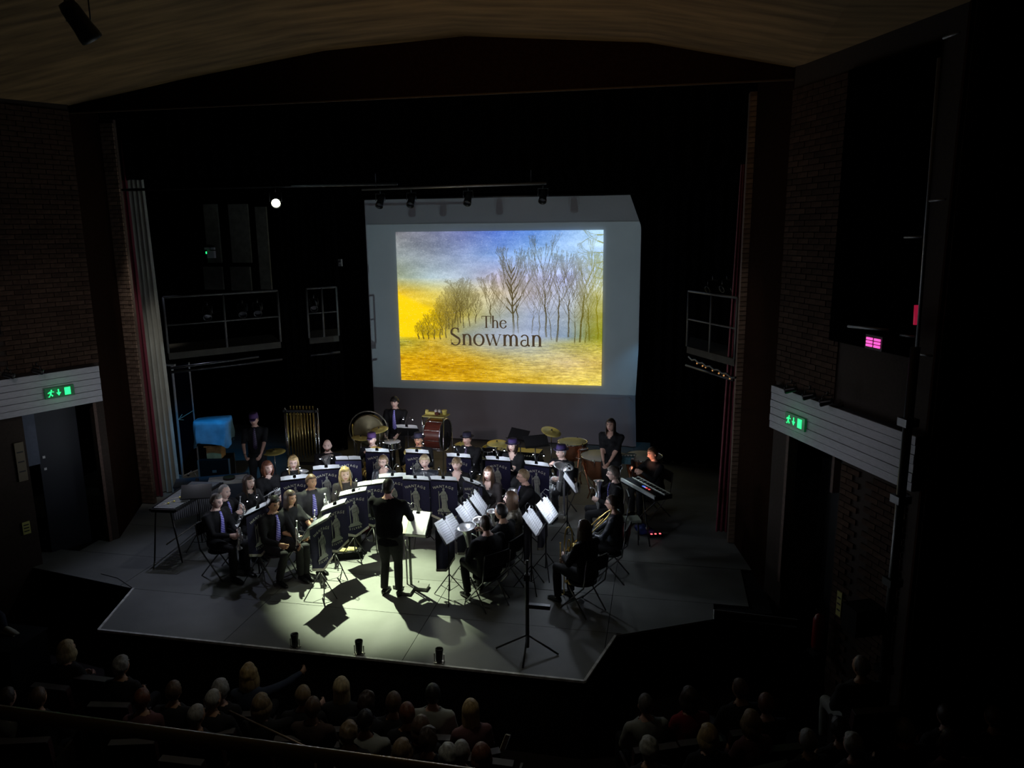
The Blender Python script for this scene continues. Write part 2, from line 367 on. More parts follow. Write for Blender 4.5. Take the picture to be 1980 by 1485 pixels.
struct('wall_stage_right', MB().box((4.4, 14.6, 4), (.1, 8, 9.2)), drape_black)
struct('wall_rear', MB().box((-4, -3.2, 4), (19, .2, 10)), mat('rear_wall', (.05, .03, .02), .9))
struct('wall_outer_left', MB().box((-12.95, 3.6, 3), (.1, 14, 9)), header_m)
struct('wall_outer_right', MB().box((5.2, 3.6, 3), (.1, 14, 9)), header_m)
# --- cladding fascias over the side doors
clad = mat('white_painted_board', (.46, .46, .50), .6, var=.12, scale=12, stretch=(1, 1, 6))
def fascia(side, s0, s1, label):
    o = thing('cladding_fascia', label, 'fascia'); n = NL if side == 'L' else NR
    wrect(MB(), side, s0, s1, 2.48, 3.08, .10, .09).build('backing', mat('board_joint', (.05, .05, .055), .9), o)
    for k in range(6):
        z0 = 2.485 + k * .1
        wrect(MB(), side, s0, s1, z0, z0 + .092, .118 + (.006 if k % 2 else 0), .02).build('slat', clad, o)
    return o
fascia('L', .06, 3.4, 'white horizontal boarded fascia over the left side door')
fascia('R', .08, 2.82, 'white horizontal boarded fascia over the right side door')
sign_g = mat('exit_green', (0.0, .9, .25), .5, emit=1.6, ecol=(.02, .9, .22)); sign_d = mat('exit_panel', (.0, .03, .012), .4, emit=.12, ecol=(0, .25, .06))
def exit_sign(side, s, z, label):
    o = thing('exit_sign', label, 'exit sign'); n = NL if side == 'L' else NR; W = .22
    def P(u, v, out=.152): return wp(side, s + (u if side == 'R' else -u), z + v, out)
    wrect(MB(), side, s - W, s + W, z - .085, z + .085, .15, .03).build('case', sign_d, o)
    mb = MB()
    def pl(pts): mb.poly([P(u, v) for u, v in pts], n * .003)
    def done():
        nonlocal mb
        mb.build('pictogram', sign_g, o); mb = MB()
    # running figure
    pl([(-.135, .055), (-.115, .055), (-.115, .035), (-.135, .035)])
    pl([(-.15, .03), (-.12, .03), (-.13, -.015), (-.155, -.01)])
    pl([(-.15, -.01), (-.13, -.015), (-.105, -.04), (-.12, -.055)]); pl([(-.15, -.01), (-.14, -.015), (-.16, -.06), (-.19, -.05), (-.165, -.045)])
    pl([(-.155, .028), (-.145, .02), (-.175, -.005), (-.185, .005)]); pl([(-.125, .028), (-.12, .015), (-.09, .01), (-.09, .022)])
    done()
    pl([(-.03, .05), (-.012, .05), (-.012, -.005), (-.03, -.005)]); pl([(-.055, -.002), (.015, -.002), (-.02, -.055)])
    done()
    pl([(.07, .06), (.16, .06), (.16, -.06), (.07, -.06)])
    done()
    l = bpy.data.lights.new('exit_glow', 'POINT'); l.energy = .25; l.color = (.05, 1, .3); l.shadow_soft_size = .05
    lo = bpy.data.objects.new('exit_glow', l); COL.objects.link(lo); lo.location = wp(side, s, z, .3)
exit_sign('L', .72, 2.76, 'green exit sign with running figure on the left boarded fascia')
exit_sign('R', .72, 2.72, 'green exit sign with running figure on the right boarded fascia')
# --- doors and their surroundings
struct('door_1', wrect(MB(), 'L', .3, .95, -.6, 2.4, -.35, .05), mat('navy_door', (.005, .008, .018), .6))
for z in (1.62, 1.42): wrect(MB(), 'L', .86, .90, z, z + .04, -.34, .03).build('door_fitting', mat('door_steel', (.7, .7, .72), .4), bpy.data.objects['door_1'])
struct('wall_door_reveal_left', wrect(MB(), 'L', .95, 1.3, 1.55, 2.5, -.32, .05), mat('blue_grey_paint', (.10, .12, .17), .7, var=.1))
struct('door_2', wrect(MB(), 'R', .42, 1.55, -1.05, 2.46, -.5, .05), mat('dark_doorway', (.006, .006, .007), .7))
bk = struct('trim_door_1', wrect(MB(), 'L', .13, .18, -.3, 2.46, .02, .1), mat('jamb_brown', (.10, .06, .045), .8, var=.3))
struct('trim_door_2', wrect(MB(), 'R', .36, .42, .3, 2.46, .02, .1), MATS['jamb_brown'])
struct('trim_door_3', wrect(MB(), 'R', 1.2, 1.25, 1.9, 2.46, -.1, .1), MATS['jamb_brown'])
def notice(side, s, z, w_, h, col, label, name='wall_notice', out=.03):
    o = wrect(MB(), side, s - w_ / 2, s + w_ / 2, z - h / 2, z + h / 2, out, .01); m = mat('card_' + str(col), col, .7)
    n_ = NL if side == 'L' else NR
    r = thing(name, label, 'notice')
    o.build('board', m, r); q = MB()
    for i in range(3): q = MB(); wrect(q, side, s - w_ * .35, s + w_ * .35, z + h * (.25 - .25 * i) - .01, z + h * (.25 - .25 * i) + .01, out + .002, .002); q.build('printed_line', mat('print_dark', (.03, .03, .03), .8), r)
    return r
notice('R', 1.72, .64, .09, .32, (.45, .42, .12), 'small yellow notice on the brick pier beside the right doorway')
notice('L', 1.42, .68, .11, .2, (.42, .42, .12), 'small yellow notice on the brick wall left of the left doorway')
notice('L', 1.36, 1.75, .13, .62, (.16, .13, .08), 'tall beige card panel at the edge of the left doorway', 'door_panel')
# fire extinguisher
p = wp('R', 1.55, -.05, .16); ex = thing('fire_extinguisher', 'red fire extinguisher beside the right doorway at the stage corner', 'fire extinguisher', p)
redm = mat('red_enamel', (.2, .012, .01), .35)
MB().lathe([(.0, 0), (.07, .01), (.075, .05), (.075, .4), (.05, .46), (.02, .48), (.0, .485)], n=18).build('cylinder', redm, ex, True)
MB().tube([(0, 0, .48), (0, 0, .53), (-.05, 0, .54)], .012).tube([(0, 0, .52), (.06, 0, .5), (.08, 0, .2)], .01).build('valve_and_hose', blackmetal, ex, True)
MB().poly([wp('R', 1.5, -.06, .08) - p, wp('R', 1.66, -.06, .08) - p, wp('R', 1.66, -.06, .28) - p, wp('R', 1.5, -.06, .28) - p], (0, 0, -.03)).build('wall_bracket', blackmetal, ex)
# --- proscenium drapes
def drape(name, label, x, y, w_, z0, z1, m, folds=7, depth=.07, spread=0.0, cat='curtain'):
    n = folds * 8; vs = []; fs = []; rows = 9
    for r_ in range(rows):
        t = r_ / (rows - 1); z = z1 + (z0 - z1) * t; ww = w_ * (1 + spread * t)
        for i in range(n + 1):
            u = i / n; vs.append((x + ww * u, y + depth * sin(u * folds * 2 * pi + .5 * sin(3 * t)) * (.6 + .4 * t), z))
    for r_ in range(rows - 1):
        for i in range(n): a = r_ * (n + 1) + i; fs.append((a, a + 1, a + n + 2, a + n + 1))
    k = len(vs); vs2 = [(a, b + .012, c) for a, b, c in vs]
    o = MB().add(vs, fs).add(vs2, [f[::-1] for f in fs]).build(name, m, None, True); tag(o, label, cat); return o
drape('house_curtain', 'dark red velvet house curtain gathered beside the left brick column', -10.06, 12.80, .22, .02, 6.9, mat('red_velvet', (.16, .012, .03), .8, sheen=.3), 3, .03, .25)
drape('house_curtain', 'pale grey curtain lining hanging between red curtain and dark wing', -10.06, 13.05, .37, .02, 6.9, mat('pale_lining', (.42, .43, .38), .9, var=.1, scale=3), 4, .04, .35)
drape('house_curtain', 'dark red velvet house curtain gathered behind the right brick column', 1.24, 12.85, -.09, .02, 6.9, MATS['red_velvet'], 3, .03, 1.6)
drape('black_border', 'black masking border hung across the top of the proscenium', -9.9, 12.75, 11.2, 6.18, 8.5, drape_black, 40, .05)
drape('black_border', 'black masking border hung high in front of the projection sheet', -10.5, 16.4, 12, 6.0, 8.5, drape_black, 40, .05)
drape('wing_curtain', 'black masking curtain left of the projection sheet', -9.0, 16.6, 1.55, .01, 8.4, drape_black, 8, .06)
drape('wing_curtain', 'black masking curtain right of the projection sheet', -.2, 16.8, 1.9, .01, 8.4, drape_black, 8, .06)
# --- projection sheet
cloth = mat('projection_cloth', (.42, .43, .47), .9, var=.05, scale=1.2)
nx, nz = 60, 44; vs = []; fs = []
def sheet_y(x, z):
    e = max(0, (x + 1.3)) / .7; return 17.93 + .05 * e * e * sin((x) * 40) * (1 if z < 1.6 else .15) + .012 * sin(x * 2.2)
for j in range(nz + 1):
    z = .02 + 5.96 * j / nz
    xr = -.55 - (.27 * max(0, (z - 5.25) / .72)) ; xr -= .05 * (1 - abs(z - 1.2) / 1.2) if z < 2.4 else 0
    for i in range(nx + 1):
        x = -7.26 + (xr + 7.26) * i / nx; vs.append((x, sheet_y(x, z), z))
fs = [(j * (nx + 1) + i, j * (nx + 1) + i + 1, (j + 1) * (nx + 1) + i + 1, (j + 1) * (nx + 1) + i) for j in range(nz) for i in range(nx)]
scr = thing('projection_screen', 'large grey projection sheet at the back of the stage showing a winter wood', 'screen')
MB().add(vs, fs).build('cloth', cloth, scr, True)
for z in (5.37, 1.27): MB().box((-3.9, 17.905, z), (6.6, .006, .012)).build('seam', mat('seam_thread', (.5, .5, .52), .9), scr)
MB().tube([(-7.4, 17.93, 5.99), (-.7, 17.93, 5.99)], .03).build('batten', blackmetal, scr, True)
# picture
GX, GY = 680, 494
U, V = np.meshgrid((np.arange(GX) + .5) / GX, (np.arange(GY) + .5) / GY)
cu = np.array([0, 1, 2, 3, 4, 5, 6]) / 6; cv = np.array([0, .15, .3, .40, .55, .68, .73, .85, 1])
C = np.array([
 [(120,120,125),(118,122,145),(105,115,170),(85,118,205),(95,140,220),(150,190,245),(190,228,255)],
 [(135,145,145),(140,150,165),(132,150,190),(120,155,215),(150,190,240),(175,210,250),(195,225,255)],
 [(160,170,140),(168,188,195),(178,192,210),(195,188,210),(198,202,240),(178,188,240),(195,218,245)],
 [(235,195,50),(220,200,95),(208,202,145),(205,190,160),(195,190,205),(188,198,225),(205,205,160)],
 [(255,218,5),(248,205,20),(185,170,80),(160,165,150),(155,168,195),(155,165,175),(165,160,60)],
 [(255,218,0),(240,195,15),(135,140,110),(165,175,190),(155,170,200),(135,155,175),(140,145,25)],
 [(165,160,60),(200,165,40),(170,155,85),(170,175,160),(180,185,165),(175,170,100),(175,165,50)],
 [(212,160,0),(210,160,8),(198,150,8),(195,165,60),(200,183,115),(212,190,135),(208,180,90)],
 [(222,172,8),(212,162,8),(210,160,12),(212,166,18),(218,178,45),(232,202,80),(240,218,100)]], float)
def interp(ch):
    A = np.array([np.interp(U[0], cu, C[r, :, ch]) for r in range(len(cv))])
    out = np.empty_like(U)
    for i in range(GX): out[:, i] = np.interp(V[:, 0], cv, A[:, i])
    return out
img = np.stack([interp(c) for c in range(3)], -1)
rg = np.random.RandomState(5)
def smooth(sh, a, b):
    n = rg.rand(sh[0] // b + 3, sh[1] // a + 3)
    yy = np.arange(sh[0]) / b; xx = np.arange(sh[1]) / a
    y0 = yy.astype(int); x0 = xx.astype(int); fy = (yy - y0)[:, None]; fx = (xx - x0)[None]
    g = lambda dy, dx: n[np.ix_(y0 + dy, x0 + dx)]
    return (g(0, 0) * (1 - fx) + g(0, 1) * fx) * (1 - fy) + (g(1, 0) * (1 - fx) + g(1, 1) * fx) * fy
nz_ = smooth(img.shape[:2], 60, 22) * .5 + smooth(img.shape[:2], 18, 7) * .3 + smooth(img.shape[:2], 3, 2) * .35 - .57
img += nz_[..., None] * 60
fld = V > .725
st = smooth(img.shape[:2], 22, 2) + smooth(img.shape[:2], 9, 2) - 1
img[fld] += (st * 46)[fld][:, None] * np.array([1, .95, .5])
# soft yellow glow edge low on the left
gl = np.clip((V - .39 - .12 * U / .2) * 30, 0, 1) * (U < .24) * (V < .70); gl = gl * np.clip((.24 - U) * 20, 0, 1)
img = img * (1 - gl[..., None] * .8) + np.array([255, 214, 0]) * gl[..., None] * .8
# trees: generic bare wood grown by recursion
dark = np.zeros((GY, GX)); green = np.clip((U - .86) * 9, 0, 1)
def line(x0, y0, x1, y1, wd, al):
    wd *= 1.25
    L = max(2, int(max(abs(x1 - x0) * GX, abs(y1 - y0) * GY) * 1.5)); r_ = max(0.5, wd / 2); al = al * min(1, .5 + wd * .5)
    for i in range(L):
        t = i / L; cx, cy = (x0 + (x1 - x0) * t) * GX, (y0 + (y1 - y0) * t) * GY
        a0, a1 = int(cx - r_), int(cx + r_) + 1; b0, b1 = int(cy - r_), int(cy + r_) + 1
        if wd < 2: a1, b1 = a0 + 1, b0 + 1
        if a1 < 0 or b1 < 0 or a0 >= GX or b0 >= GY: continue
        sl = dark[max(b0, 0):b1, max(a0, 0):a1]
        np.maximum(sl, al, out=sl)
def grow(x, y, a, L, wd, dep, al, spread=.5):
    x1, y1 = x + cos(a) * L * .73, y - sin(a) * L
    line(x, y, x1, y1, wd, al)
    if dep == 0: return
    for k_ in range(2):
        a2 = a + rnd.uniform(-spread, spread); a2 += .25 * (pi / 2 - a2) * (0 if spread == .75 else 1) if abs(a - pi / 2) < 1.5 else 0
        grow(x1, y1, a2, L * rnd.uniform(.66, .86), wd * .6, dep - 1, al * .95, spread * 1.08)
def tree(x, y, h, wd, al, sp_, bare=.35, n=9):
    # trunk with side limbs leaving it all the way up, each limb branching into fine upswept twigs
    px_, py_ = x, y; lean_ = rnd.uniform(-.10, .10); H = h
    for k_ in range(n):
        t = (k_ + 1) / n; x1 = x + lean_ * h * t * .7 + rnd.uniform(-.004, .004); y1 = y - h * .8 * t
        line(px_, py_, x1, y1, wd * (1 - .8 * t), al)
        if t > bare:
            for s_ in (-1, 1):
                a_ = pi / 2 + s_ * rnd.uniform(.35, .95) * (1 - .4 * t); grow(x1, y1, a_, h * .19 * (1.15 - .5 * t) * rnd.uniform(.7, 1.2), max(.9, wd * .35), 5 if h > .2 else 4, al * .9, sp_)
        px_, py_ = x1, y1
for a_ in [(.575, .67, .50, 5, .85, .32, .30), (.60, .66, .40, 3, .8, .35, .4), (.735, .68, .54, 4, .8, .28, .35), (.785, .71, .46, 4.5, .75, .3, .45), (.70, .68, .36, 2.5, .6, .35), (.84, .68, .44, 3.5, .75, .3), (.895, .71, .48, 4.5, .8, .3), (.94, .70, .46, 3, .75, .32), (.98, .69, .52, 3.5, .7, .3), (.665, .66, .30, 2.5, .55, .35), (.465, .60, .28, 3, .75, .4, .3), (.76, .70, .36, 2.5, .6, .3), (.87, .72, .36, 2.5, .65, .3), (.51, .62, .2, 2, .5, .4), (.92, .72, .3, 2.2, .7, .3)]: tree(*a_)
for a_ in [(.10, .71, .09), (.125, .71, .11), (.15, .71, .14), (.18, .71, .17), (.21, .71, .20), (.24, .70, .23), (.27, .68, .26), (.30, .66, .28), (.33, .63, .27), (.36, .62, .24), (.39, .60, .17), (.22, .68, .18), (.255, .64, .22), (.285, .6, .24), (.315, .6, .24)]: tree(a_[0], a_[1], a_[2], 2.6, .8, .55, .25, 7)
for k_ in range(6):
    x_, y_ = 1.01, .03 + .055 * k_; grow(x_, y_, pi - rnd.uniform(-.2, .5), .055, 1.8, 5, .55, .4)
for cx_, cy_, rx_, ry_, al_ in [(.16, .66, .07, .045, .5), (.25, .57, .07, .08, .5), (.30, .49, .06, .06, .5), (.57, .32, .06, .08, .28), (.94, .5, .07, .12, .2), (.96, .66, .05, .06, .4)]:
    d_ = ((U - cx_) / rx_) ** 2 + ((V - cy_) / ry_) ** 2
    dark = np.maximum(dark, np.clip(1.25 - d_, 0, 1) * al_ * (.55 + .75 * smooth(dark.shape, 4, 3)))
dark *= np.clip((.735 - V) * 40, 0, 1)
fog = np.exp(-((U - .52) / .24) ** 2 - ((V - .70) / .11) ** 2) * .85
dark *= (1 - np.clip(fog * .95, 0, .92))
tc_ = np.array([62, 50, 14.]) * (1 - green[..., None]) + np.array([120, 112, 0.]) * green[..., None]
img = img * (1 - dark[..., None]) + tc_ * dark[..., None]
img = img * (1 - .55 * fog[..., None]) + np.array([165, 175, 195]) * .55 * fog[..., None]
sn = rg.rand(GY, GX) > .993; img[sn] = img[sn] * .4 + 255 * .6
img = np.clip(img, 0, 255) / 255; lin = np.where(img < .04045, img / 12.92, ((img + .055) / 1.055) ** 2.4)
X0, X1, ZT, ZB = -6.47, -1.41, 5.19, 1.51
gx = np.linspace(X0, X1, GX + 1); gz = np.linspace(ZT, ZB, GY + 1)
# keystone: lower edge a touch narrower at the left as projected
PX, PZ = np.meshgrid(gx, gz); co = np.stack([PX, np.full_like(PX, 17.885), PZ], -1).reshape(-1, 3)
idx = np.arange((GX + 1) * (GY + 1)).reshape(GY + 1, GX + 1)
q = np.stack([idx[1:, :-1], idx[1:, 1:], idx[:-1, 1:], idx[:-1, :-1]], -1).reshape(-1, 4)
me = bpy.data.meshes.new('picture'); me.vertices.add(len(co)); me.vertices.foreach_set('co', co.astype('f').ravel())
me.loops.add(q.size); me.loops.foreach_set('vertex_index', q.astype('i').ravel()); me.polygons.add(len(q)); me.polygons.foreach_set('loop_start', np.arange(0, q.size, 4, dtype='i'))
try: me.polygons.foreach_set('loop_total', np.full(len(q), 4, 'i'))
except Exception: pass
me.update(calc_edges=True)
ca = me.color_attributes.new('picture_colour', 'FLOAT_COLOR', 'CORNER')
ca.data.foreach_set('color', np.repeat(np.concatenate([lin.reshape(-1, 3), np.ones((GX * GY, 1))], -1), 4, 0).astype('f').ravel())
pm = bpy.data.materials.new('projected_picture'); pm.use_nodes = True; nt = pm.node_tree; b = nt.nodes['Principled BSDF']
b.inputs['Base Color'].default_value = (.02, .02, .02, 1); b.inputs['Roughness'].default_value = 1; b.inputs['Specular IOR Level'].default_value = 0
at = nt.nodes.new('ShaderNodeVertexColor'); at.layer_name = 'picture_colour'; nt.links.new(at.outputs[0], b.inputs['Emission Color']); b.inputs['Emission Strength'].default_value = 1.05
me.materials.append(pm); obj('picture', me, scr, label='projected landscape of bare trees over a golden field')
# serif title, drawn as strokes (units: x-height 1)
title_m = mat('title_brown', (.05, .03, .012), .9, emit=1.0, ecol=(.055, .035, .018))
def glyph(ch):
    T, t = .205, .085; out = []
    def st(pts, w0=T, w1=None): out.append((pts, w0, w1 if w1 is not None else w0))
    def arc(cx, cy, rx, ry, a0, a1, n=14, wt=T, wn=t):
        P = [(cx + rx * cos(R(a0 + (a1 - a0) * i / n)), cy + ry * sin(R(a0 + (a1 - a0) * i / n))) for i in range(n + 1)]
        W = [wn + (wt - wn) * abs(cos(R(a0 + (a1 - a0) * i / n))) ** 1.5 for i in range(n + 1)]; out.append((P, W, None))
    def serif(x, y, w=.36): st([(x - w / 2, y), (x + w / 2, y)], .055)
    if ch == 'T':
        st([(.62, 0), (.62, 1.5)]); st([(.06, 1.47), (1.18, 1.47)], .075); st([(.06, 1.48), (.08, 1.12)], .06); st([(1.18, 1.48), (1.16, 1.12)], .06); serif(.62, .03, .46); return out, 1.24
    if ch == 'h':
        st([(.24, 0), (.24, 1.55)]); st([(.06, 1.50), (.24, 1.53)], .05); arc(.52, .58, .28, .38, 175, 0); st([(.80, 0), (.80, .6)]); serif(.24, .03); serif(.8, .03); return out, 1.06
    if ch == 'e':
        arc(.48, .5, .38, .5, 20, 350 - 10); st([(.12, .58), (.84, .58)], .06); return out, .93
    if ch == 'S':
        arc(.5, 1.12, .36, .36, 40, 215, wt=.16); st([(.2, .98), (.5, .78), (.82, .58)], .19); arc(.5, .38, .38, .38, 35, -150, wt=.16); st([(.80, 1.48), (.83, 1.08)], .05); st([(.12, .5), (.15, .02)], .05); return out, 1.02
    if ch == 'n':
        st([(.24, 0), (.24, .97)]); st([(.06, .92), (.24, .96)], .05); arc(.52, .58, .28, .38, 175, 0); st([(.80, 0), (.80, .6)]); serif(.24, .03); serif(.8, .03); return out, 1.06
    if ch == 'o': arc(.5, .49, .41, .49, 0, 360, 24); return out, 1.02
    if ch == 'w':
        st([(.16, .97), (.46, .02)], .17); st([(.46, .02), (.78, .95)], .06); st([(.72, .97), (1.02, .02)], .17); st([(1.02, .02), (1.34, .97)], .06); serif(.17, .97, .34); serif(.72, .97, .3); serif(1.34, .97, .26); return out, 1.5
    if ch == 'm':
        st([(.24, 0), (.24, .97)]); st([(.06, .92), (.24, .96)], .05); arc(.50, .58, .26, .38, 175, 0); st([(.76, 0), (.76, .6)]); arc(1.02, .58, .26, .38, 175, 0); st([(1.28, 0), (1.28, .6)]); serif(.24, .03); serif(.76, .03, .3); serif(1.28, .03); return out, 1.56
    if ch == 'a':
        arc(.40, .70, .28, .27, 160, 0, wt=.14); st([(.68, .72), (.68, .12), (.84, .04)], .15); arc(.38, .27, .28, .26, 60, 330, wt=.15); return out, .92
def word(mb, txt, x0, z0, h, y=17.872):
    x = x0; dy = 0
    for ch in txt:
        st, adv = glyph(ch)
        for P, w0, w1 in st:
            for i in range(len(P) - 1):
                a, b = Vector(P[i]), Vector(P[i + 1]); d = b - a
                if d.length < 1e-6: continue
                nrm = Vector((-d.y, d.x)).normalized(); e = d.normalized() * (.012 if isinstance(w0, list) else 0)
                wa, wb = (w0[i], w0[i + 1]) if isinstance(w0, list) else (w0, w1)
                Q = [a - e + nrm * wa / 2, a - e - nrm * wa / 2, b + e - nrm * wb / 2, b + e + nrm * wb / 2]
                mb.add([(x + p.x * h, y + dy, z0 + p.y * h) for p in Q], [(0, 1, 2, 3)]); dy -= .00002
        x += adv * h
    return x
tb = MB(); a = aty(931, 634, 17.87); word(tb, 'The', a.x, a.z, .196 )
a = aty(870, 667, 17.87); e_ = word(MB(), 'Snowman', 0, 0, 1.0); b_ = aty(1050, 669, 17.87)
word(tb, 'Snowman', a.x, a.z, (b_.x - a.x) / e_)
tb.build('title_lettering', title_m, scr, label='dark brown serif title lettering The Snowman')

# ================================================================== WINGS: galleries, lamps, bars
def gallery(pts, zr, zf, label, n_posts, depthv):
    o = thing('gallery', label, 'gallery'); a, b = pts; gm = mat('gallery_steel', (.07, .07, .068), .5)
    d = b - a
    for z, r_ in ((zr, .022), (zr - .5, .016)): MB().tube([(a.x, a.y, z), (b.x, b.y, z)], r_).build('handrail', gm, o, True)
    for i in range(n_posts):
        p = a + d * (i / (n_posts - 1)); MB().tube([(p.x, p.y, zf), (p.x, p.y, zr)], .02).build('post', gm, o, True)
    dn = Vector((depthv[0], depthv[1], 0))
    MB().poly([(a.x, a.y, zf), (b.x, b.y, zf), (b.x + dn.x, b.y + dn.y, zf), (a.x + dn.x, a.y + dn.y, zf)], (0, 0, -.12)).build('deck', mat('gallery_deck', (.03, .027, .02), .8, var=.3, scale=6), o)
    MB().tube([(a.x, a.y, zf - .35), (b.x, b.y, zf - .35)], .025).build('cable_bar', blackmetal, o, True)
    return o
gallery((atz(315, 575, 4.1), atz(536, 562, 4.1)), 4.1, 3.1, 'black steel fly gallery with tubular railing in the left wing', 3, (-.74, 1.0))
gallery((atz(592, 558, 4.1), atz(650, 555, 4.1)), 4.1, 3.1, 'short far stretch of railed gallery left of the projection sheet', 3, (-.5, 1.1))
gallery((atz(1332, 563, 4.1), atz(1426, 576, 4.1)), 4.1, 3.1, 'black steel fly gallery with tubular railing in the right wing', 3, (.10, 1.3))
# wall panels behind the left gallery
gb = mat('grey_block', (.10, .10, .085), .9, var=.25, scale=8)
for x0, y0, x1, y1, yy in [(392, 395, 428, 508, 15.6), (440, 395, 486, 508, 15.5), (392, 516, 432, 560, 15.6), (444, 516, 486, 562, 15.5), (492, 400, 525, 560, 15.4)]:
    p0 = aty(x0, y0, yy); p1 = aty(x1, y1, yy)
    struct('wall_wing_panel', MB().box(((p0.x + p1.x) / 2, yy + .03, (p0.z + p1.z) / 2), (p1.x - p0.x, .05, p0.z - p1.z)), gb)
def lantern(p, target, label, lit=None, group=None, s=1.0, yoke=True):
    d = (Vector(target) - Vector(p)).normalized(); o = thing('stage_lantern', label, 'stage light', p, 0, group)
    q = d.to_track_quat('Z', 'Y').to_matrix()
    MB().lathe([(.0, -.16), (.06, -.15), (.075, -.1), (.08, .05), (.09, .12), (.09, .16), (.08, .16), (.07, .10)], n=14, cap=False).xf(q.to_4x4() @ Matrix.Scale(s, 4)).build('housing', blackmetal, o, True)
    MB().lathe([(.0, .09), (.072, .09)], n=14, cap=False).xf(q.to_4x4() @ Matrix.Scale(s, 4)).build('lens', lit or mat('dark_lens', (.05, .05, .06), .1), o)
    if yoke: MB().tube([(-.11 * s, 0, 0), (-.11 * s, 0, .16 * s), (.11 * s, 0, .16 * s), (.11 * s, 0, 0)], .008).tube([(0, 0, .16 * s), (0, 0, .26 * s)], .012).build('yoke', blackmetal, o, True)
    return o
lit_w = mat('lit_lens', (1, 1, 1), .5, emit=14, ecol=(.95, 1, .75))
lantern(KEY, (-1.5, 3, 3.5), 'bright lit spotlight glowing high in the left wing', lit_w, s=1.0)
def bar(a, b, r_, label, m=None, name='lighting_bar'):
    o = MB().tube([a, b], r_, 10).build(name, m or mat('bar_steel', (.35, .33, .3), .4, .6), None, True); tag(o, label, 'bar'); return o
bar((-9.6, 12.35, 5.98), (-4.4, 12.35, 5.98), .024, 'horizontal steel lighting bar carrying the lit spotlight', blackmetal)
a = aty(700, 366, 15); b = aty(1056, 354, 15); bar(a, b, .028, 'pale steel flying bar catching the light above the projection sheet')
for nm, xx, yy, z0, z1 in (('left', a.x + .3, 15.0, a.z, 8.55), ('right', b.x - .3, 15.0, b.z, 8.55), ('far left', -8.0, 16.4, 8.4, 8.56), ('far right', -.5, 16.4, 8.4, 8.56)):
    tag(MB().tube([(xx, yy, z0), (xx, yy, z1)], .006, 6).build('suspension_wire', blackmetal, None, True), 'black suspension wire at the %s of the flown bars' % nm, 'wire')
for i, px in enumerate((735, 795, 905, 1050)):
    p = aty(px, 372, 15); lantern((p.x, p.y, a.z + (b.z - a.z) * (p.x - a.x) / (b.x - a.x) - .245), (p.x, 10, 0), ['leftmost', 'second from left', 'third from left', 'rightmost'][i] + ' dark lantern on the bar above the projection sheet', s=.9)
# emergency fittings in the left wing
wf = mat('white_fitting', (.5, .52, .55), .6)
p = aty(409, 492, 15.56); o = thing('emergency_light_box', 'small white emergency light box with green indicator in left wing', 'light fitting', p)
MB().box((0, 0, 0), (.17, .08, .16)).build('box', wf, o); MB().box((-.10, -.01, .04), (.03, .06, .05)).build('indicator', sign_g, o); MB().box((-.09, 0, .13), (.12, .06, .05)).box((.05, 0, .13), (.08, .06, .05)).build('twin_lamp', wf, o)
p = aty(658, 508, 15.4); tag(MB().box(p, (.08, .05, .15)).ball(p + Vector((0, -.03, 0)), .03, mi=0).build('wall_box', mat('dull_grey', (.12, .12, .12), .6)), 'small dull grey box on the wing wall left of the projection sheet', 'box')
# lanterns and gear on the galleries
for i, (px, py) in enumerate([(403, 605), (470, 590), (608, 588), (500, 600)]):
    ga, gb_ = (atz(315, 575, 4.1), atz(536, 562, 4.1)) if i != 2 else (atz(592, 558, 4.1), atz(650, 555, 4.1))
    n2 = Vector((-(gb_ - ga).y, (gb_ - ga).x, 0)); dr_ = ray(px, py); p = CAM + dr_ * ((ga - CAM).dot(n2) / dr_.dot(n2)); p.z = min(p.z, 3.75) ; lantern(p + n2.normalized() * .04, p + Vector((.5, -1, -.6)), ['spare lantern behind the left gallery rail near its post', 'middle lantern behind the left gallery rail', 'lantern on the short far gallery', 'right-hand lantern behind the left gallery rail'][i], s=.85)
for i, (px, py) in enumerate([(1368, 557), (1396, 556), (1418, 556)]):
    p = atz(px, py, 4.2) + Vector((.1, .25, 0)); lantern(p, p + Vector((-1, -.7, -.5)), ['left', 'middle', 'right'][i] + ' lantern standing above the right gallery rail', s=.75)
# cable loom with small amber lamps under the right gallery
o = thing('cable_loom', 'sagging cable loom with amber glints under the right gallery', 'cable'); a = atz(1332, 690, 3.0); b = atz(1422, 730, 3.0)
MB().tube([a.lerp(b, t / 12) + Vector((0, 0, -.03 * (t % 2))) for t in range(13)], .02, 6).build('loom', blackmetal, o, True)
q = MB()
for t in (.2, .33, .4, .55, .68, .78, .9): c = a.lerp(b, t); q.ball((c.x, c.y, c.z - .05), .014, 6)
q.build('amber_lamp', mat('amber_glint', (.8, .4, .1), .4, emit=.5, ecol=(1, .45, .15)), o)
bar(atz(330, 712, 3.0), atz(500, 690, 3.0), .02, 'dark ladder beam hanging under the left gallery', blackmetal)
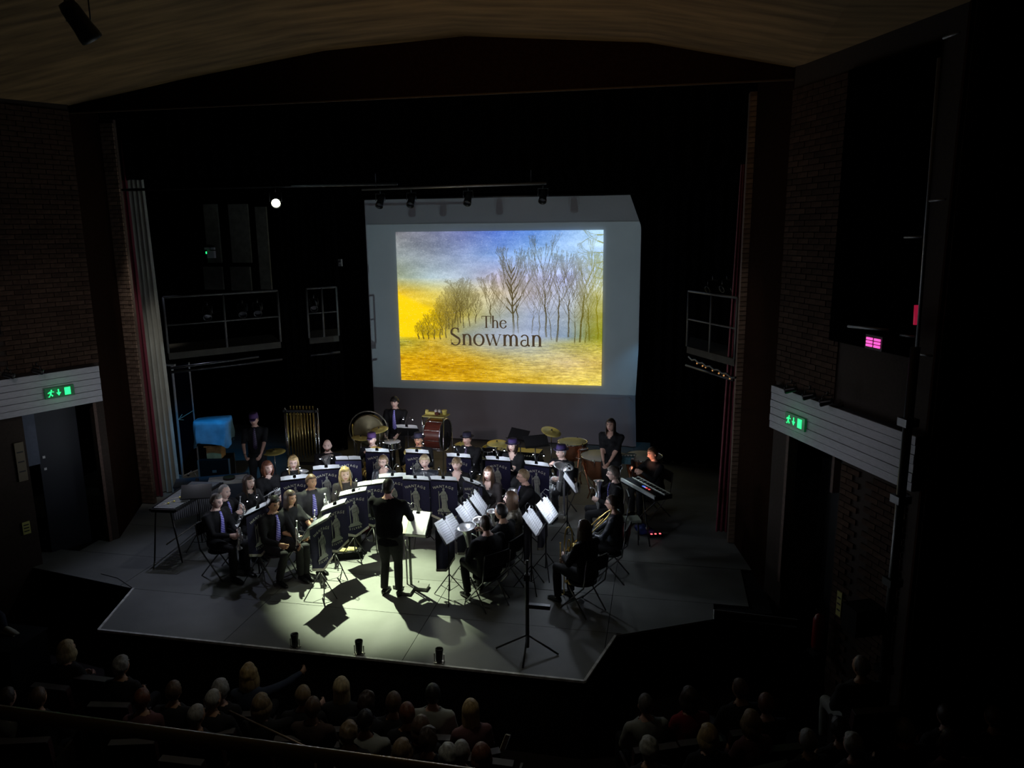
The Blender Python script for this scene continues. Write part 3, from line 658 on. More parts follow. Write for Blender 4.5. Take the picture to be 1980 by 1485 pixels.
# --- right wall: lighting booth opening, ladder, pink lantern, cable pole
struct('window_2', wrect(MB(), 'R', 1.15, 2.5, 3.85, 6.95, .04, .06), mat('booth_dark', (.0012, .0012, .0015), .95, spec=0))
o = thing('lighting_ladder', 'tall vertical lighting ladder with side arms on the right wall', 'ladder'); lm = mat('ladder_alu', (.35, .36, .38), .4, .3)
A = lambda px, py, z_out=.3: None
def wallpx(px, py, out=.3):
    d = ray(px, py); c = CR + NR * out; n = NR; t = (c - CAM).dot(n) / d.dot(n); return CAM + d * t
top = wallpx(1816, 112); bot = wallpx(1772, 690)
MB().tube([top, bot], .018, 8).build('upright', lm, o, True)
for (x0, y0, x1, y1) in [(1824, 74, 1856, 62), (1796, 389, 1828, 385), (1749, 459, 1782, 458), (1770, 684, 1802, 688), (1741, 648, 1768, 651)]:
    MB().tube([wallpx(x0, y0), wallpx(x1, y1)], .012, 6).build('arm', lm, o, True)
MB().tube([wallpx(1773, 590), wallpx(1771, 628)], .026, 8).build('red_glow_band', mat('red_glow', (.7, .02, .08), .5, emit=.25, ecol=(.9, .02, .1)), o, True, label='red band on the upright')  # band is no lamp, a faint glow is put into its colour
p = wallpx(1702, 662, .35); o = thing('pink_lit_lantern', 'small lantern glowing pink on the booth sill of the right wall', 'stage light', p)
rz = math.atan2(NR.y, NR.x) + pi / 2
MB().box((0, 0, 0), (.26, .16, .15), rz).build('case', blackmetal, o)
pk = mat('pink_glow', (1, .2, .7), .5, emit=1.2, ecol=(1, .10, .55))
for s_ in (-1, 1):
    c = Vector((cos(rz), sin(rz), 0)) * (.06 * s_) + NR * .085
    for k in range(3): MB().box((c.x, c.y, -.035 + .035 * k), (.09, .012, .024), rz).build('led_strip', pk, o)
MB().tube([wallpx(1640, 631) - p, wallpx(1716, 638) - p], .016, 6).build('clamp_bar', lm, o, True)
o = thing('cable_mast', 'tall dark scaffold mast with clamps standing before the right fascia', 'mast'); 
b0 = atz(1722, 1262, -1.05 + .0); b0 = wallpx(1716, 1290, .75); b0.z = -1.05; tpz = 4.05
b0 = wallpx(1742, 960, .40); b0.z = -1.05
MB().tube([(b0.x, b0.y, -1.05), (b0.x, b0.y, tpz)], .045, 10).build('pole', blackmetal, o, True)
for z in (.6, 1.6, 2.5, 3.3): MB().box((b0.x, b0.y, z), (.15, .13, .08), .4).build('clamp', blackmetal, o)
MB().box((b0.x, b0.y, -1.03), (.3, .3, .04), .4).build('base_plate', blackmetal, o)
MB().box((b0.x - .22, b0.y + .12, 1.1), (.34, .24, .3), .4).build('speaker_cabinet', blackm, o)
# lanterns sitting along the tops of the two fascias
for side, ss, ww in (('R', (.75, 1.15, 1.5), 'right'), ('L', (1.05, 1.45), 'left')):
    for i, s_ in enumerate(ss):
        p = wp(side, s_, 3.12, .25); lantern(p + Vector((0, 0, .04)), p + (NR if side == 'R' else NL) * .6 + Vector((0, .5, -.15)), ['nearest the stage', 'second from the stage', 'third from the stage'][i] + ' of the lanterns lying on the %s fascia top' % ww, s=.5, yoke=True)
# hanging ceiling lantern, top left
p = aty(152, 40, 7.5); o = lantern(p, p + Vector((.2, .6, -.8)), 'dark lantern with reddish clamp hanging from the ceiling at top left', s=1.3)
MB().box((0, 0, .36), (.18, .05, .08)).build('red_clamp', mat('red_clamp_m', (.25, .03, .01), .5), o)
MB().tube([(0, 0, .3), (0, 0, np.interp(p.x, [a_[0] for a_ in prof], [a_[1] for a_ in prof]) + (10.86 - p.y) * .035 - p.z - .01)], .015).build('drop_pole', blackmetal, o, True)
# ================================================================== PEOPLE
hair_mats = {}
def hairm(c):
    k = tuple(c)
    if k not in hair_mats: hair_mats[k] = mat('hair_%02x%02x%02x' % tuple(int(255 * v) for v in c), c, .5, var=.35, scale=45, stretch=(1, 1, .15), bump=.5)
    return hair_mats[k]
BLOND, LBLOND, BROWN, DBROWN, BLACKH, GREY, RED, SANDY = (.36, .25, .11), (.48, .38, .22), (.10, .055, .03), (.04, .022, .014), (.012, .01, .009), (.28, .27, .26), (.14, .045, .02), (.22, .15, .08)
NU, NV = 32, 26
def head_grid(fem=False):
    P = []
    for j in range(NV + 1):
        ph = pi * j / NV; dz = cos(ph)
        for i in range(NU):
            th = 2 * pi * i / NU; dx = sin(ph) * sin(th); dy = -sin(ph) * cos(th)   # th 0 = front (-y)
            x, y, z = dx * .077, dy * .097, dz * .12
            if dz < 0:
                t = -dz; x *= 1 - (.34 if fem else .26) * t ** 1.6
                if dy > 0: y *= 1 - .45 * t ** 1.2
                else: y *= 1 - .10 * t ** 3
            else:
                if dy > 0: y *= 1 + .06 * sin(pi * dz)
            if dy < 0:
                g = lambda u, s: math.exp(-(u / s) ** 2)
                f = min(1, -dy * 1.6)
                y -= f * .024 * g(x, .013) * g(z + .016, .018) + f * .012 * g(x, .010) * g(z - .012, .022)
                y += f * .010 * g(abs(x) - .031, .014) * g(z - .016, .011)
                y -= f * .005 * g(z - .037, .009) * g(abs(x) - .025, .03)
                y -= f * .007 * g(x, .022) * g(z + .054, .008); y += f * .004 * g(x, .02) * g(z + .054, .0025)
                y -= f * .010 * g(x, .022) * g(z + .092, .016); y -= f * .004 * g(abs(x) - .042, .016) * g(z + .02, .02)
            P.append((x, y, z))
    return P
HEADS = {f: head_grid(f) for f in (False, True)}
def head_mesh(fem, beard=False, smile=False):
    P = HEADS[fem]; mb = MB(); fs = []; ms = []
    for j in range(NV):
        for i in range(NU):
            a = (j * NU + i, (j + 1) * NU + i, (j + 1) * NU + (i + 1) % NU, j * NU + (i + 1) % NU)
            c = [sum(P[k][q] for k in a) / 4 for q in range(3)]
            m = 0
            if c[1] < -.06 and abs(c[0]) < .026 and -.062 < c[2] < -.047: m = 2
            elif beard and c[2] < -.045 and c[1] < -.0 and not (abs(c[0]) < .02 and -.062 < c[2] < -.047): m = 3
            fs.append(a); ms.append(m)
    mb.v = list(P); mb.f = fs; mb.m = ms
    for s in (-1, 1):
        mb.ball((s * .031, -.083, .016), (.011, .007, .006), 8, 1)
        mb.rings([((s * .074, .004 + dy, -.006), (dx, 0, 0), (0, .0, r_)) for dx, dy, r_ in ((.004, -.012, .008), (.010, -.008, .022), (.014, 0, .030), (.014, .008, .028), (.008, .014, .014))], 10, 0)
        mb.tube([(s * .016, -.096, .034), (s * .032, -.094, .040), (s * .048, -.082, .035)], .0035, 5, 3)
    return mb
def sst(t): t = min(1, max(0, t)); return t * t * (3 - 2 * t)
def hair_mesh(style, fem, seed):
    P = HEADS[fem]; r = random.Random(seed); mb = MB(); thick = {'short': .012, 'crop': .005, 'curly': .022, 'bob': .022, 'long': .018, 'wavy': .024, 'updo': .014, 'fringe': .02, 'thin': .006, 'tousled': .022}[style]
    Q = []; keep = []
    for j in range(NV + 1):
        for i in range(NU):
            x, y, z = P[j * NU + i]; th = abs((i / NU * 360 + 180) % 360 - 180)
            hl = .068 if style not in ('thin',) else .095
            if style == 'fringe': hl = .045
            if th < 55: zh = hl - .004 * (th / 55)
            elif th < 95: zh = hl + (-.012 - hl) * sst((th - 55) / 40)
            elif th < 120: zh = -.02
            else: zh = -.075
            if style in ('bob', 'long', 'wavy') and th >= 62: zh = -.11
            m = sst((z - zh) / .016 + .5); L = math.sqrt(x * x + y * y + z * z) or 1
            nn = noise.noise(Vector((x * 30 + seed, y * 30, z * 30))) if style in ('curly', 'wavy', 'tousled', 'fringe') else noise.noise(Vector((x * 45 + seed, y * 45, z * 10))) * .5
            k = (thick * (1 + .5 * nn)) * m - .012 * (1 - m)
            if style == 'tousled' and z > .06 and y < 0: k += .012
            Q.append((x * (1 + k / L), y * (1 + k / L), z * (1 + k / L * .9))); keep.append(m)
    fs = []
    for j in range(NV):
        for i in range(NU):
            a = (j * NU + i, (j + 1) * NU + i, (j + 1) * NU + (i + 1) % NU, j * NU + (i + 1) % NU)
            if max(keep[k] for k in a) > .02: fs.append(a)
    mb.v = Q; mb.f = fs; mb.m = [0] * len(fs)
    if style in ('long', 'wavy', 'bob'):
        Ln = {'long': .30, 'wavy': .24, 'bob': .10}[style]; rows = 12; n = 22; base = len(mb.v); vo, vi = [], []
        for k in range(rows + 1):
            t = k / rows; z = .03 - (Ln + .06) * t; flare = 1 + (.28 if style != 'long' else .12) * sin(pi * min(1, t * 1.1)) - .1 * t
            for i in range(n + 1):
                a = R(-122 + 244 * i / n) ; w_ = .010 * (noise.noise(Vector((i * .9, k * .55, seed))) if style == 'wavy' else .5 * noise.noise(Vector((i * .9, k * .15, seed))))
                rx, ry = (.088 * flare + w_), (.105 * flare + w_ * 1.5)
                drop = -.02 * t * abs(noise.noise(Vector((i * 1.3, 5, seed)))) * 3
                vo.append((rx * sin(a), ry * cos(a) + .0 + (-.01 * t if abs(a) > 1.6 else .008 * t), z + drop)); vi.append((rx * .80 * sin(a), ry * .80 * cos(a), z + drop))
        fo = [(k * (n + 1) + i, k * (n + 1) + i + 1, (k + 1) * (n + 1) + i + 1, (k + 1) * (n + 1) + i) for k in range(rows) for i in range(n)]
        mb.add(vo, fo); mb.add(vi, [f[::-1] for f in fo])
        o1 = base; o2 = base + len(vo); bt = rows * (n + 1)
        mb.f += [(o1 + bt + i, o1 + bt + i + 1, o2 + bt + i + 1, o2 + bt + i) for i in range(n)]; mb.m += [0] * n
        for e in (0, n):
            mb.f += [(o1 + k * (n + 1) + e, o1 + (k + 1) * (n + 1) + e, o2 + (k + 1) * (n + 1) + e, o2 + k * (n + 1) + e) for k in range(rows)]; mb.m += [0] * rows
    if style == 'updo': mb.ball((0, .115, .02), (.045, .04, .045), 10); [mb.tube([(s * .07, -.03, .02), (s * .082, -.025, -.04), (s * .078, -.02, -.09)], [.012, .009, .003], 6) for s in (-1, 1)]
    return mb
def hand_mb(side, curl=.6, spread=.0):
    # wrist at origin, fingers along -z, palm facing -y ; side +1: thumb to -x
    mb = MB(); mb.rings([((0, 0, .012), (.026, 0, 0), (0, .019, 0)), ((0, 0, -.02), (.032, 0, 0), (0, .016, 0)), ((0, 0, -.06), (.041, 0, 0), (0, .015, 0)), ((0, 0, -.09), (.040, 0, 0), (0, .013, 0))], 10)
    for k, (x, L) in enumerate(((-.030, .068), (-.010, .078), (.010, .073), (.029, .058))):
        a = 0; p = Vector((x, 0, -.085)); pts = [p.copy()]
        for seg, fr in enumerate((.42, .33, .25)):
            a += curl * (.55 + .35 * seg); p = p + Vector((spread * x * 2, -sin(a) * L * fr, -cos(a) * L * fr)); pts.append(p.copy())
        mb.tube(pts, [.0095, .009, .0085, .007], 6)
    tx = -side
    mb.tube([(tx * .022, 0, -.02), (tx * .045, -.012, -.045), (tx * .052, -.028, -.070), (tx * .046, -.042, -.088)], [.013, .011, .010, .008], 6)
    return mb
def ik(S_, W_, l1, l2, hint):
    d = W_ - S_; L = min(d.length, (l1 + l2) * .995); d = d.normalized(); W2 = S_ + d * L
    a = (l1 * l1 - l2 * l2 + L * L) / (2 * L); h = math.sqrt(max(0, l1 * l1 - a * a)); hn = (hint - d * hint.dot(d)).normalized()
    return S_ + d * a + hn * h, W2
HANDS = {'lap': ((.10, -.30, .70), (-.10, -.30, .70)), 'hold': ((.04, -.40, .76), (-.08, -.37, .72)), 'low': ((.13, -.36, .66), (-.13, -.36, .66)), 'high': ((.07, -.33, .98), (-.05, -.31, .90)),
         'tuba': ((.13, -.30, .78), (-.10, -.26, 1.0)), 'clasp': ((.03, -.28, .90), (-.03, -.30, .92)), 'drum': ((.14, -.38, 1.02), (-.16, -.36, 1.02)), 'cross': ((-.02, -.24, .86), (.04, -.27, .84)),
         'keys': ((.16, -.42, .93), (-.16, -.42, .93)), 'knee': ((.15, -.42, .62), (-.13, -.34, .66)), 'slide': ((.10, -.34, .72), (-.04, -.44, .60)), 'conduct': ((.20, -.36, 1.14), (-.20, -.34, 1.12)),
         'point': ((.55, -.42, .92), (-.12, -.34, .66)), 'back': ((.2, -.2, .7), (-.2, -.2, .7))}
def body_parts(stand, hands, lean, fem, w_=1.0, arms='long', jacket=False, ankle=None, voxel=.02, legs=True, hcurl=.7, vneck=False):
    dz = .44 if stand else 0; sh = (.165 if fem else .19) * w_; ly = -lean
    H = [Vector(h) + Vector((0, 0, 0)) for h in (HANDS[hands] if isinstance(hands, str) else hands)]
    sp = lambda t: Vector((0, (.02 + ly * t) if not stand else ly * t, .50 + dz + .56 * t))
    def torso(inf):
        rs = [(0, .155, .115), (.12, .160, .118), (.3, .140 if fem else .152, .105), (.5, .150 if fem else .165, .11), (.68, .168 if fem else .185, .118), (.82, .165 if fem else .19, .105), (.92, .135, .088), (.98, .085, .07), (1.03, .058, .056)]
        mb = MB(); mb.rings([(sp(t) + Vector((0, .01, 0)), (rx * (w_ if t < .95 else 1) + inf, 0, 0), (0, ry * (w_ if t < .95 else 1) + inf, 0)) for t, rx, ry in rs], 18)
        if fem:
            for s in (-1, 1): mb.ball(sp(.62) + Vector((s * .07, -.085 * w_, 0)), (.065 + inf, .055 + inf, .062 + inf), 10)
        return mb
    A = []
    for s, h in ((1, H[0]), (-1, H[1])):
        s0 = sp(.84) + Vector((s * sh, .01, .0)); el, wr = ik(s0, h, .29, .25, Vector((s * .5, .45, -.6))); A.append((s, s0, el, wr))
    def arm(mb, a, inf, upto=1.0):
        s, s0, el, wr = a; P = [s0 + Vector((-s * .05, 0, .01)), s0, s0.lerp(el, .5), el, el.lerp(wr, .5), wr]; Rr = [.05, .056, .047, .042, .037, .027]
        n = 6 if upto >= 1 else 3 if upto < .5 else 4
        if upto < 1 and upto >= .5: P = P[:3] + [s0.lerp(el, .92)]; 
        mb.tube(P[:n], [r_ + inf for r_ in Rr[:n]], 10); mb.ball(s0, .056 + inf, 10); 
        if n > 4: mb.ball(el, .043 + inf, 8)
    if stand:
        fx = .10; LG = [(s, Vector((s * .085, .0, .90)), Vector((s * .10, -.03, .50)), Vector((s * fx * 1.15, .02, .09))) for s in (1, -1)]
    else:
        an = ankle or ((.13, -.42), (-.13, -.42)); LG = [(s, Vector((s * .09, .0, .53)), Vector((s * .13, -.45, .53)), Vector((a_[0], a_[1], .09))) for s, a_ in ((1, an[0]), (-1, an[1]))]
    def leg(mb, g, inf):
        s, h, k, a_ = g; mb.tube([h, h.lerp(k, .5), k, k.lerp(a_, .35), a_], [.088 * w_ + inf, .075 * w_ + inf, .055 + inf, .055 + inf, .040 + inf * 1.4], 10); mb.ball(k, .057 + inf, 8); mb.ball(h, .09 * w_ + inf, 8)
    neck = sp(1.0); hc = neck + Vector((0, -.028 + ly * .05, .132))
    b = torso(-.004); [arm(b, a, -.002) for a in A]; 
    if legs: [leg(b, g, -.004) for g in LG]
    b.tube([neck + Vector((0, .01, -.06)), neck + Vector((0, 0, .03)), hc + Vector((0, .012, -.06))], [.060, .052 if not fem else .046, .05 if not fem else .044], 12); b.ball(hc + Vector((0, .01, .0)), (.058, .07, .085), 10)
    body = remesh(b, max(voxel, .021), 3)
    t = torso(.012); 
    if jacket: t.rings([((0, .01, .50 + dz), (.175, 0, 0), (0, .14, 0)), ((0, .01, .80), (.19, 0, 0), (0, .155, 0))], 16)
    for a in A: arm(t, a, .012 if arms == 'long' else .010, 1.0 if arms == 'long' else .6)
    shirt = remesh(t, voxel, 3)
    for i, v in enumerate(shirt.v):
        nn = noise.noise(Vector((v[0] * 14 + sh * 90, v[1] * 14, v[2] * 9))) * .008; L = math.hypot(v[0], v[1]) or 1; shirt.v[i] = (v[0] + v[0] / L * nn, v[1] + v[1] / L * nn, v[2])
    zN = neck.z
    def cut(c):
        if c[2] > zN - .005: return True
        if vneck:
            dd = (zN - c[2]); return c[1] < ly * .9 - .02 and dd < vneck and abs(c[0]) < .085 * (1 - dd / vneck) + .01
        return False
    ff = []
    for f in shirt.f:
        c = [sum(shirt.v[k][q] for k in f) / len(f) for q in range(3)]
        if not cut(c): ff.append(f)
    shirt.f = ff; shirt.m = [0] * len(ff)
    tr = None
    if legs:
        q = MB(); [leg(q, g, .012) for g in LG]; q.rings([(sp(-.06 if stand else -.02) + Vector((0, .01, 0)), (.16 * w_, 0, 0), (0, .12 * w_, 0)), (sp(.12) + Vector((0, .01, 0)), (.165 * w_, 0, 0), (0, .122 * w_, 0))], 14); tr = remesh(q, voxel, 3)
    # hands
    for s, s0, el, wr in A:
        hm = hand_mb(s, hcurl); d = (wr - el).normalized(); d = (d * .75 + Vector((-s * .25, -.3, -.15))).normalized()
        zax = -d; inward = Vector((-s, .1, -.3)); yax = -(inward - zax * inward.dot(zax)).normalized(); xax = yax.cross(zax)
        hm.xf(Matrix(((xax.x, yax.x, zax.x, wr.x), (xax.y, yax.y, zax.y, wr.y), (xax.z, yax.z, zax.z, wr.z), (0, 0, 0, 1)))); body.merge(hm)
    return body, shirt, tr, hc, sp, LG, A
def tie_mb(sp, dz, ly, w_, fem=False):
    mb = MB(); vs = []; 
    for t, wd in ((.955, .013), (.93, .020), (.90, .016), (.75, .027), (.55, .034), (.36, .040), (.26, .040), (.20, .004)):
        c = sp(t); ry = {.955: .085, .93: .098, .90: .108}.get(t, .135) * (1 if t > .89 else w_); vs.append((c.x, c.y - ry + .012, c.z, wd))
    P = [(a - d, b, c) for a, b, c, d in vs] + [(a + d, b, c) for a, b, c, d in vs][::1]; n = len(vs)
    Q = [(x, y - .010, z) for x, y, z in P]
    fs = [(i, n + i, n + i + 1, i + 1) for i in range(n - 1)]; mb.add(P, fs); mb.add(Q, [f[::-1] for f in fs])
    m = 2 * n; mb.f += [(i, i + 1, m + i + 1, m + i) for i in range(n - 1)] + [(n + i, m + n + i, m + n + i + 1, n + i + 1) for i in range(n - 1)]; mb.m += [0] * (2 * n - 2); return mb
CACHE = {}
def person(label, px, py, face, stand=False, hands='lap', hair=('short', DBROWN), skin=skin1, shirt=shirt_m, arms='long', tie=False, glasses=False, hat=None, fem=False, lean=.03, hyaw=0, hpitch=0, w_=1.0, beard=False, jacket=False, ankle=None, vneck=False, group=None, trousers=trouser_m, zfloor=0.0, key=None, voxel=.02, legs=True, loc=None, shoes=True):
    k = (stand, str(hands), lean, fem, w_, arms, jacket, str(ankle), vneck, legs, key)
    if key is None or k not in CACHE: CACHE[k] = body_parts(stand, hands, lean, fem, w_, arms, jacket, ankle, voxel, legs, vneck=vneck)
    body, sh, tr, hc, sp, LG, A = CACHE[k]
    rz = R(face); Rm = Matrix.Rotation(rz, 3, 'Z')
    if loc is None:
        p = atz(px, py, zfloor + hc.z); off = Rm @ Vector((hc.x, hc.y, 0)); loc = Vector((p.x - off.x, p.y - off.y, zfloor))
    o = thing('person', label, 'person', loc, rz, group)
    bk_ = (k, 'b', fem, beard, hyaw, hpitch, skin.name, str(hair)) if key else None
    M = Matrix.Translation(hc) @ Matrix.Rotation(R(hyaw), 4, 'Z') @ Matrix.Rotation(R(hpitch), 4, 'X')
    if bk_ and bk_ in CACHE: bm_ = CACHE[bk_]
    else:
        b = MB(); b.v = list(body.v); b.f = list(body.f); b.m = list(body.m); b.merge(head_mesh(fem, beard).xf(M)); bm_ = b.mesh('body', [skin, eye_m, lip_m, hairm(hair[1]) if hair else hairm(BROWN)], True)
        if bk_: CACHE[bk_] = bm_
    obj('body', bm_, o)
    sk = (k, 's', shirt.name) if key else None
    if sk and sk in CACHE: sm = CACHE[sk]
    else:
        sm = sh.mesh('shirt', [shirt], True)
        if sk: CACHE[sk] = sm
    obj('jacket' if jacket else 'shirt', sm, o)
    tk = (k, 't', trousers.name) if key else None
    if tr:
        if tk and tk in CACHE: tm = CACHE[tk]
        else:
            tm = tr.mesh('trousers', [trousers], True)
            if tk: CACHE[tk] = tm
        obj('trousers', tm, o)
    if legs and shoes:
        for s, h, kk, a_ in LG:
            MB().rings([((a_.x, a_.y + dy, z), (w2, 0, 0), (0, 0, h2)) for dy, z, w2, h2 in ((.055, .035, .022, .03), (.035, .045, .036, .043), (-.03, .045, .042, .045), (-.10, .033, .045, .031), (-.16, .024, .040, .022), (-.20, .018, .018, .012))], 10).build('shoe', shoe_m, o, True)
    if hair: hair_mesh(hair[0], fem, hash_(label)).xf(M).build('hair', hairm(hair[1]), o, True)
    if tie is not False and tie: tie_mb(sp, 0, 0, w_).build('tie', tie if not tie is True else tie_m, o, True); MB().tube([sp(.94) + Vector((-.055, -.035, .02)), sp(.93) + Vector((0, -.093, -.012)), sp(.94) + Vector((.055, -.035, .02)), sp(1) + Vector((0, .065, 0))], .011, 6, closed=True).build('collar', shirt, o, True)
    if glasses:
        g = MB()
        for s in (-1, 1):
            g.tube([(s * .031 + .021 * cos(a), -.103, .014 + .015 * sin(a)) for a in [2 * pi * i / 12 for i in range(12)]], .0022, 5, closed=True); g.tube([(s * .052, -.102, .018), (s * .076, -.06, .016), (s * .078, .0, .012)], .002, 5)
        g.tube([(-.011, -.104, .018), (.011, -.104, .018)], .002, 5); g.xf(M).build('glasses', mat('glasses_frame', (.03, .02, .02), .3), o, True)
    if hat:
        g = MB(); g.lathe([(.0, .145), (.05, .15), (.078, .14), (.086, .09), (.09, .055), (.088, .05)], n=20, cap=False); g.xf(Matrix.Scale(1.14, 4, (0, 1, 0)))
        h = thing_part = g.xf(M).build('hat_crown', hat, o, True)
        if hat is not cap_m: MB().lathe([(.085, .052), (.11, .05), (.135, .058), (.137, .062), (.11, .056), (.085, .06)], n=22, cap=False).xf(M @ Matrix.Scale(1.1, 4, (0, 1, 0))).build('hat_brim', hat, o, True); MB().lathe([(.0885, .055), (.0895, .075), (.088, .078)], n=20, cap=False).xf(M @ Matrix.Scale(1.14, 4, (0, 1, 0))).build('hat_band', mat('hat_ribbon', (.01, .008, .02), .5), o, True)
        else: MB().rings([((0, -.10 - dy, .055 - dy * .15), (.06 - dy * .2, 0, 0), (0, 0, .006)) for dy in (0, .03, .06, .075)], 12).xf(M).build('cap_peak', hat, o, True)
    return o
def hash_(s): return sum((i + 1) * ord(c) for i, c in enumerate(s)) % 1000
def wl_(o, p): return o.matrix_basis @ Vector(p)
dhat_m = mat('dark_felt', (.012, .009, .03), .8); hat_m = mat('purple_felt', (.035, .018, .10), .8); cap_m = mat('purple_cap', (.07, .03, .12), .8)
mute_tie = mat('dark_tie', (.035, .02, .06), .6, stripes=((.15, .12, .2), 18, 26, .25))
# ------------------------------------------------------------------ chairs
def make_chair():
    t = thing('folding_chair', '', 'chair'); sm = mat('chair_vinyl', (.012, .012, .014), .5)
    s = MB(); s.rings([((0, -.06, z), (w_, 0, 0), (0, d, 0)) for z, w_, d in ((.405, .19, .18), (.41, .205, .195), (.43, .205, .195), (.437, .19, .18))], 16); s.build('seat', sm, t, True)
    q = MB(); n = 8; vs = [( .205 * sin(R(-50 + 100 * i / n)) / sin(R(50)), .19 + .03 * cos(R(-50 + 100 * i / n)) - .02, z) for z in (.66, .86) for i in range(n + 1)]
    vs += [(x, y + .02, z) for x, y, z in vs]; m = n + 1
    q.add(vs, [(i, i + 1, m + i + 1, m + i) for i in range(n)] + [(2 * m + i + 1, 2 * m + i, 3 * m + i, 3 * m + i + 1) for i in range(n)] + [(m + i, m + i + 1, 3 * m + i + 1, 3 * m + i) for i in range(n)] + [(i + 1, i, 2 * m + i, 2 * m + i + 1) for i in range(n)] + [(0, m, 3 * m, 2 * m), (n, 2 * m + n, 3 * m + n, m + n)]); q.build('backrest', sm, t)
    cm = mat('chair_tube', (.22, .22, .23), .3, .9)
    for s_ in (-1, 1):
        MB().tube([(s_ * .215, .215, .84), (s_ * .215, .16, .45), (s_ * .215, -.28, .0)], .011, 6).build('leg', cm, t, True); MB().tube([(s_ * .195, -.18, .41), (s_ * .195, .20, .0)], .011, 6).build('leg', cm, t, True)
    MB().tube([(-.215, -.22, .06), (.215, -.22, .06)], .008, 6).build('stretcher', cm, t, True); return t
chair0 = make_chair(); cflag = [0]
def chair(p, label, dy=.0):
    m = p.matrix_basis; loc = m @ Vector((0, dy, 0)); rz = p.rotation_euler.z
    if cflag[0] == 0: cflag[0] = 1; chair0.location = loc; chair0.rotation_euler = (0, 0, rz); chair0['label'] = label; chair0['group'] = 'black folding chairs under the players'; return chair0
    return dup(chair0, loc, rz, label, 'black folding chairs under the players')
# ------------------------------------------------------------------ banners, music stands, lamps, sheets
def letters(txt, size):
    out = []
    for ch in txt:
        c = bpy.data.curves.new('g', 'FONT'); c.body = ch; c.size = size; c.offset = size * .015; o = bpy.data.objects.new('g', c); COL.objects.link(o)
        me = bpy.data.meshes.new_from_object(o.evaluated_get(bpy.context.evaluated_depsgraph_get())); vs = [tuple(v.co) for v in me.vertices]; fs = [tuple(p.vertices) for p in me.polygons]
        bpy.data.objects.remove(o); bpy.data.meshes.remove(me); w2 = max(v[0] for v in vs); out.append((ch, vs, fs, w2))
    return out
def arc_text(mb, txt, size, z0, sag, width, y):
    L = letters(txt, size); n = len(L)
    for i, (ch, vs, fs, w2) in enumerate(L):
        u = (i + .5) / n - .5; x = u * width; a = -u * sag * 4; z = z0 - sag * (2 * u) ** 2 * width; M2 = Matrix.Rotation(a, 3, 'Y')
        mb.add([M2.inverted() @ Vector((v[0] - w2 / 2, 0, v[1] - size * .35)) + Vector((x, y, z)) for v in vs], fs)
def make_banner():
    t = thing('stand_banner', '', 'banner'); n = 12; B = lambda x: -.58 - .10 * (1 - abs(x) / .235)
    yy = lambda x, z: -.008 * sin(x * 25) * (-z)
    c = MB(); vs = []; rows = 6
    for k in range(rows + 1):
        for i in range(n + 1): x = -.235 + .47 * i / n; z = B(x) * k / rows; vs.append((x, yy(x, z), z))
    fs = [(k * (n + 1) + i, (k + 1) * (n + 1) + i, (k + 1) * (n + 1) + i + 1, k * (n + 1) + i + 1) for k in range(rows) for i in range(n)]
    c.add(vs, fs).add([(x, y + .005, z) for x, y, z in vs], [f[::-1] for f in fs]).build('cloth', navy, t, True)
    f_ = MB()
    for i in range(n):
        a, b = -.235 + .47 * i / n, -.235 + .47 * (i + 1) / n
        f_.poly([(a, yy(a, B(a)) - .006, B(a) + .004), (b, yy(b, B(b)) - .006, B(b) + .004), (b, yy(b, B(b)) - .006, B(b) - .036), (a, yy(a, B(a)) - .006, B(a) - .036)], (0, .014, 0))
    f_.build('fringe', fringe_m, t)
    # emblem: robed statue on a plinth
    e = MB(); y = -.018
    for pts in ([(-.016, -.150), (-.020, -.128), (-.012, -.108), (.006, -.104), (.018, -.118), (.018, -.140), (.010, -.158)],
                [(-.046, -.195), (-.030, -.168), (-.008, -.158), (.014, -.158), (.034, -.170), (.050, -.205), (.056, -.27), (.050, -.33), (.062, -.40), (.066, -.468), (-.040, -.468), (-.034, -.38), (-.044, -.31), (-.050, -.25)],
                [(-.086, -.230), (-.052, -.195), (-.042, -.215), (-.076, -.250)], [(-.088, -.165), (-.080, -.165), (-.070, -.460), (-.078, -.460)], [(.046, -.200), (.062, -.225), (.072, -.30), (.058, -.34), (.050, -.28)],
                [(-.085, -.468), (.082, -.468), (.092, -.496), (-.095, -.496)], [(-.108, -.498), (.108, -.498), (.114, -.522), (-.114, -.522)]):
        e.poly([(a, y, b) for a, b in pts], (0, .004, 0))
    for a, b in ((-.028, -.01), (-.005, .008), (.02, .02), (.04, .01)): e.poly([(a, y - .003, -.2), (a + .005, y - .003, -.2), (a + b + .005, y - .003, -.45), (a + b, y - .003, -.45)], (0, .002, 0), 1)
    for z in (-.24, -.30): e.poly([(-.045, y - .003, z), (.05, y - .003, z + .02), (.05, y - .003, z + .026), (-.045, y - .003, z + .006)], (0, .002, 0), 1)
    e.build('emblem', [emblem_m, mat('emblem_shade', (.12, .12, .13), .8)], t, label='pale woven statue emblem')
    w2 = MB(); arc_text(w2, 'WANTAGE', .062, -.075, .12, .36, -.016); w2.build('lettering', mat('letter_thread', (.5, .5, .42), .7), t, label='pale arched lettering above the emblem', kind='stuff')
    w3 = MB(); arc_text(w3, 'SILVER', .05, -.56, -.05, .22, -.016); w3.build('lettering', MATS['letter_thread'], t, label='pale lettering below the emblem', kind='stuff')
    return t
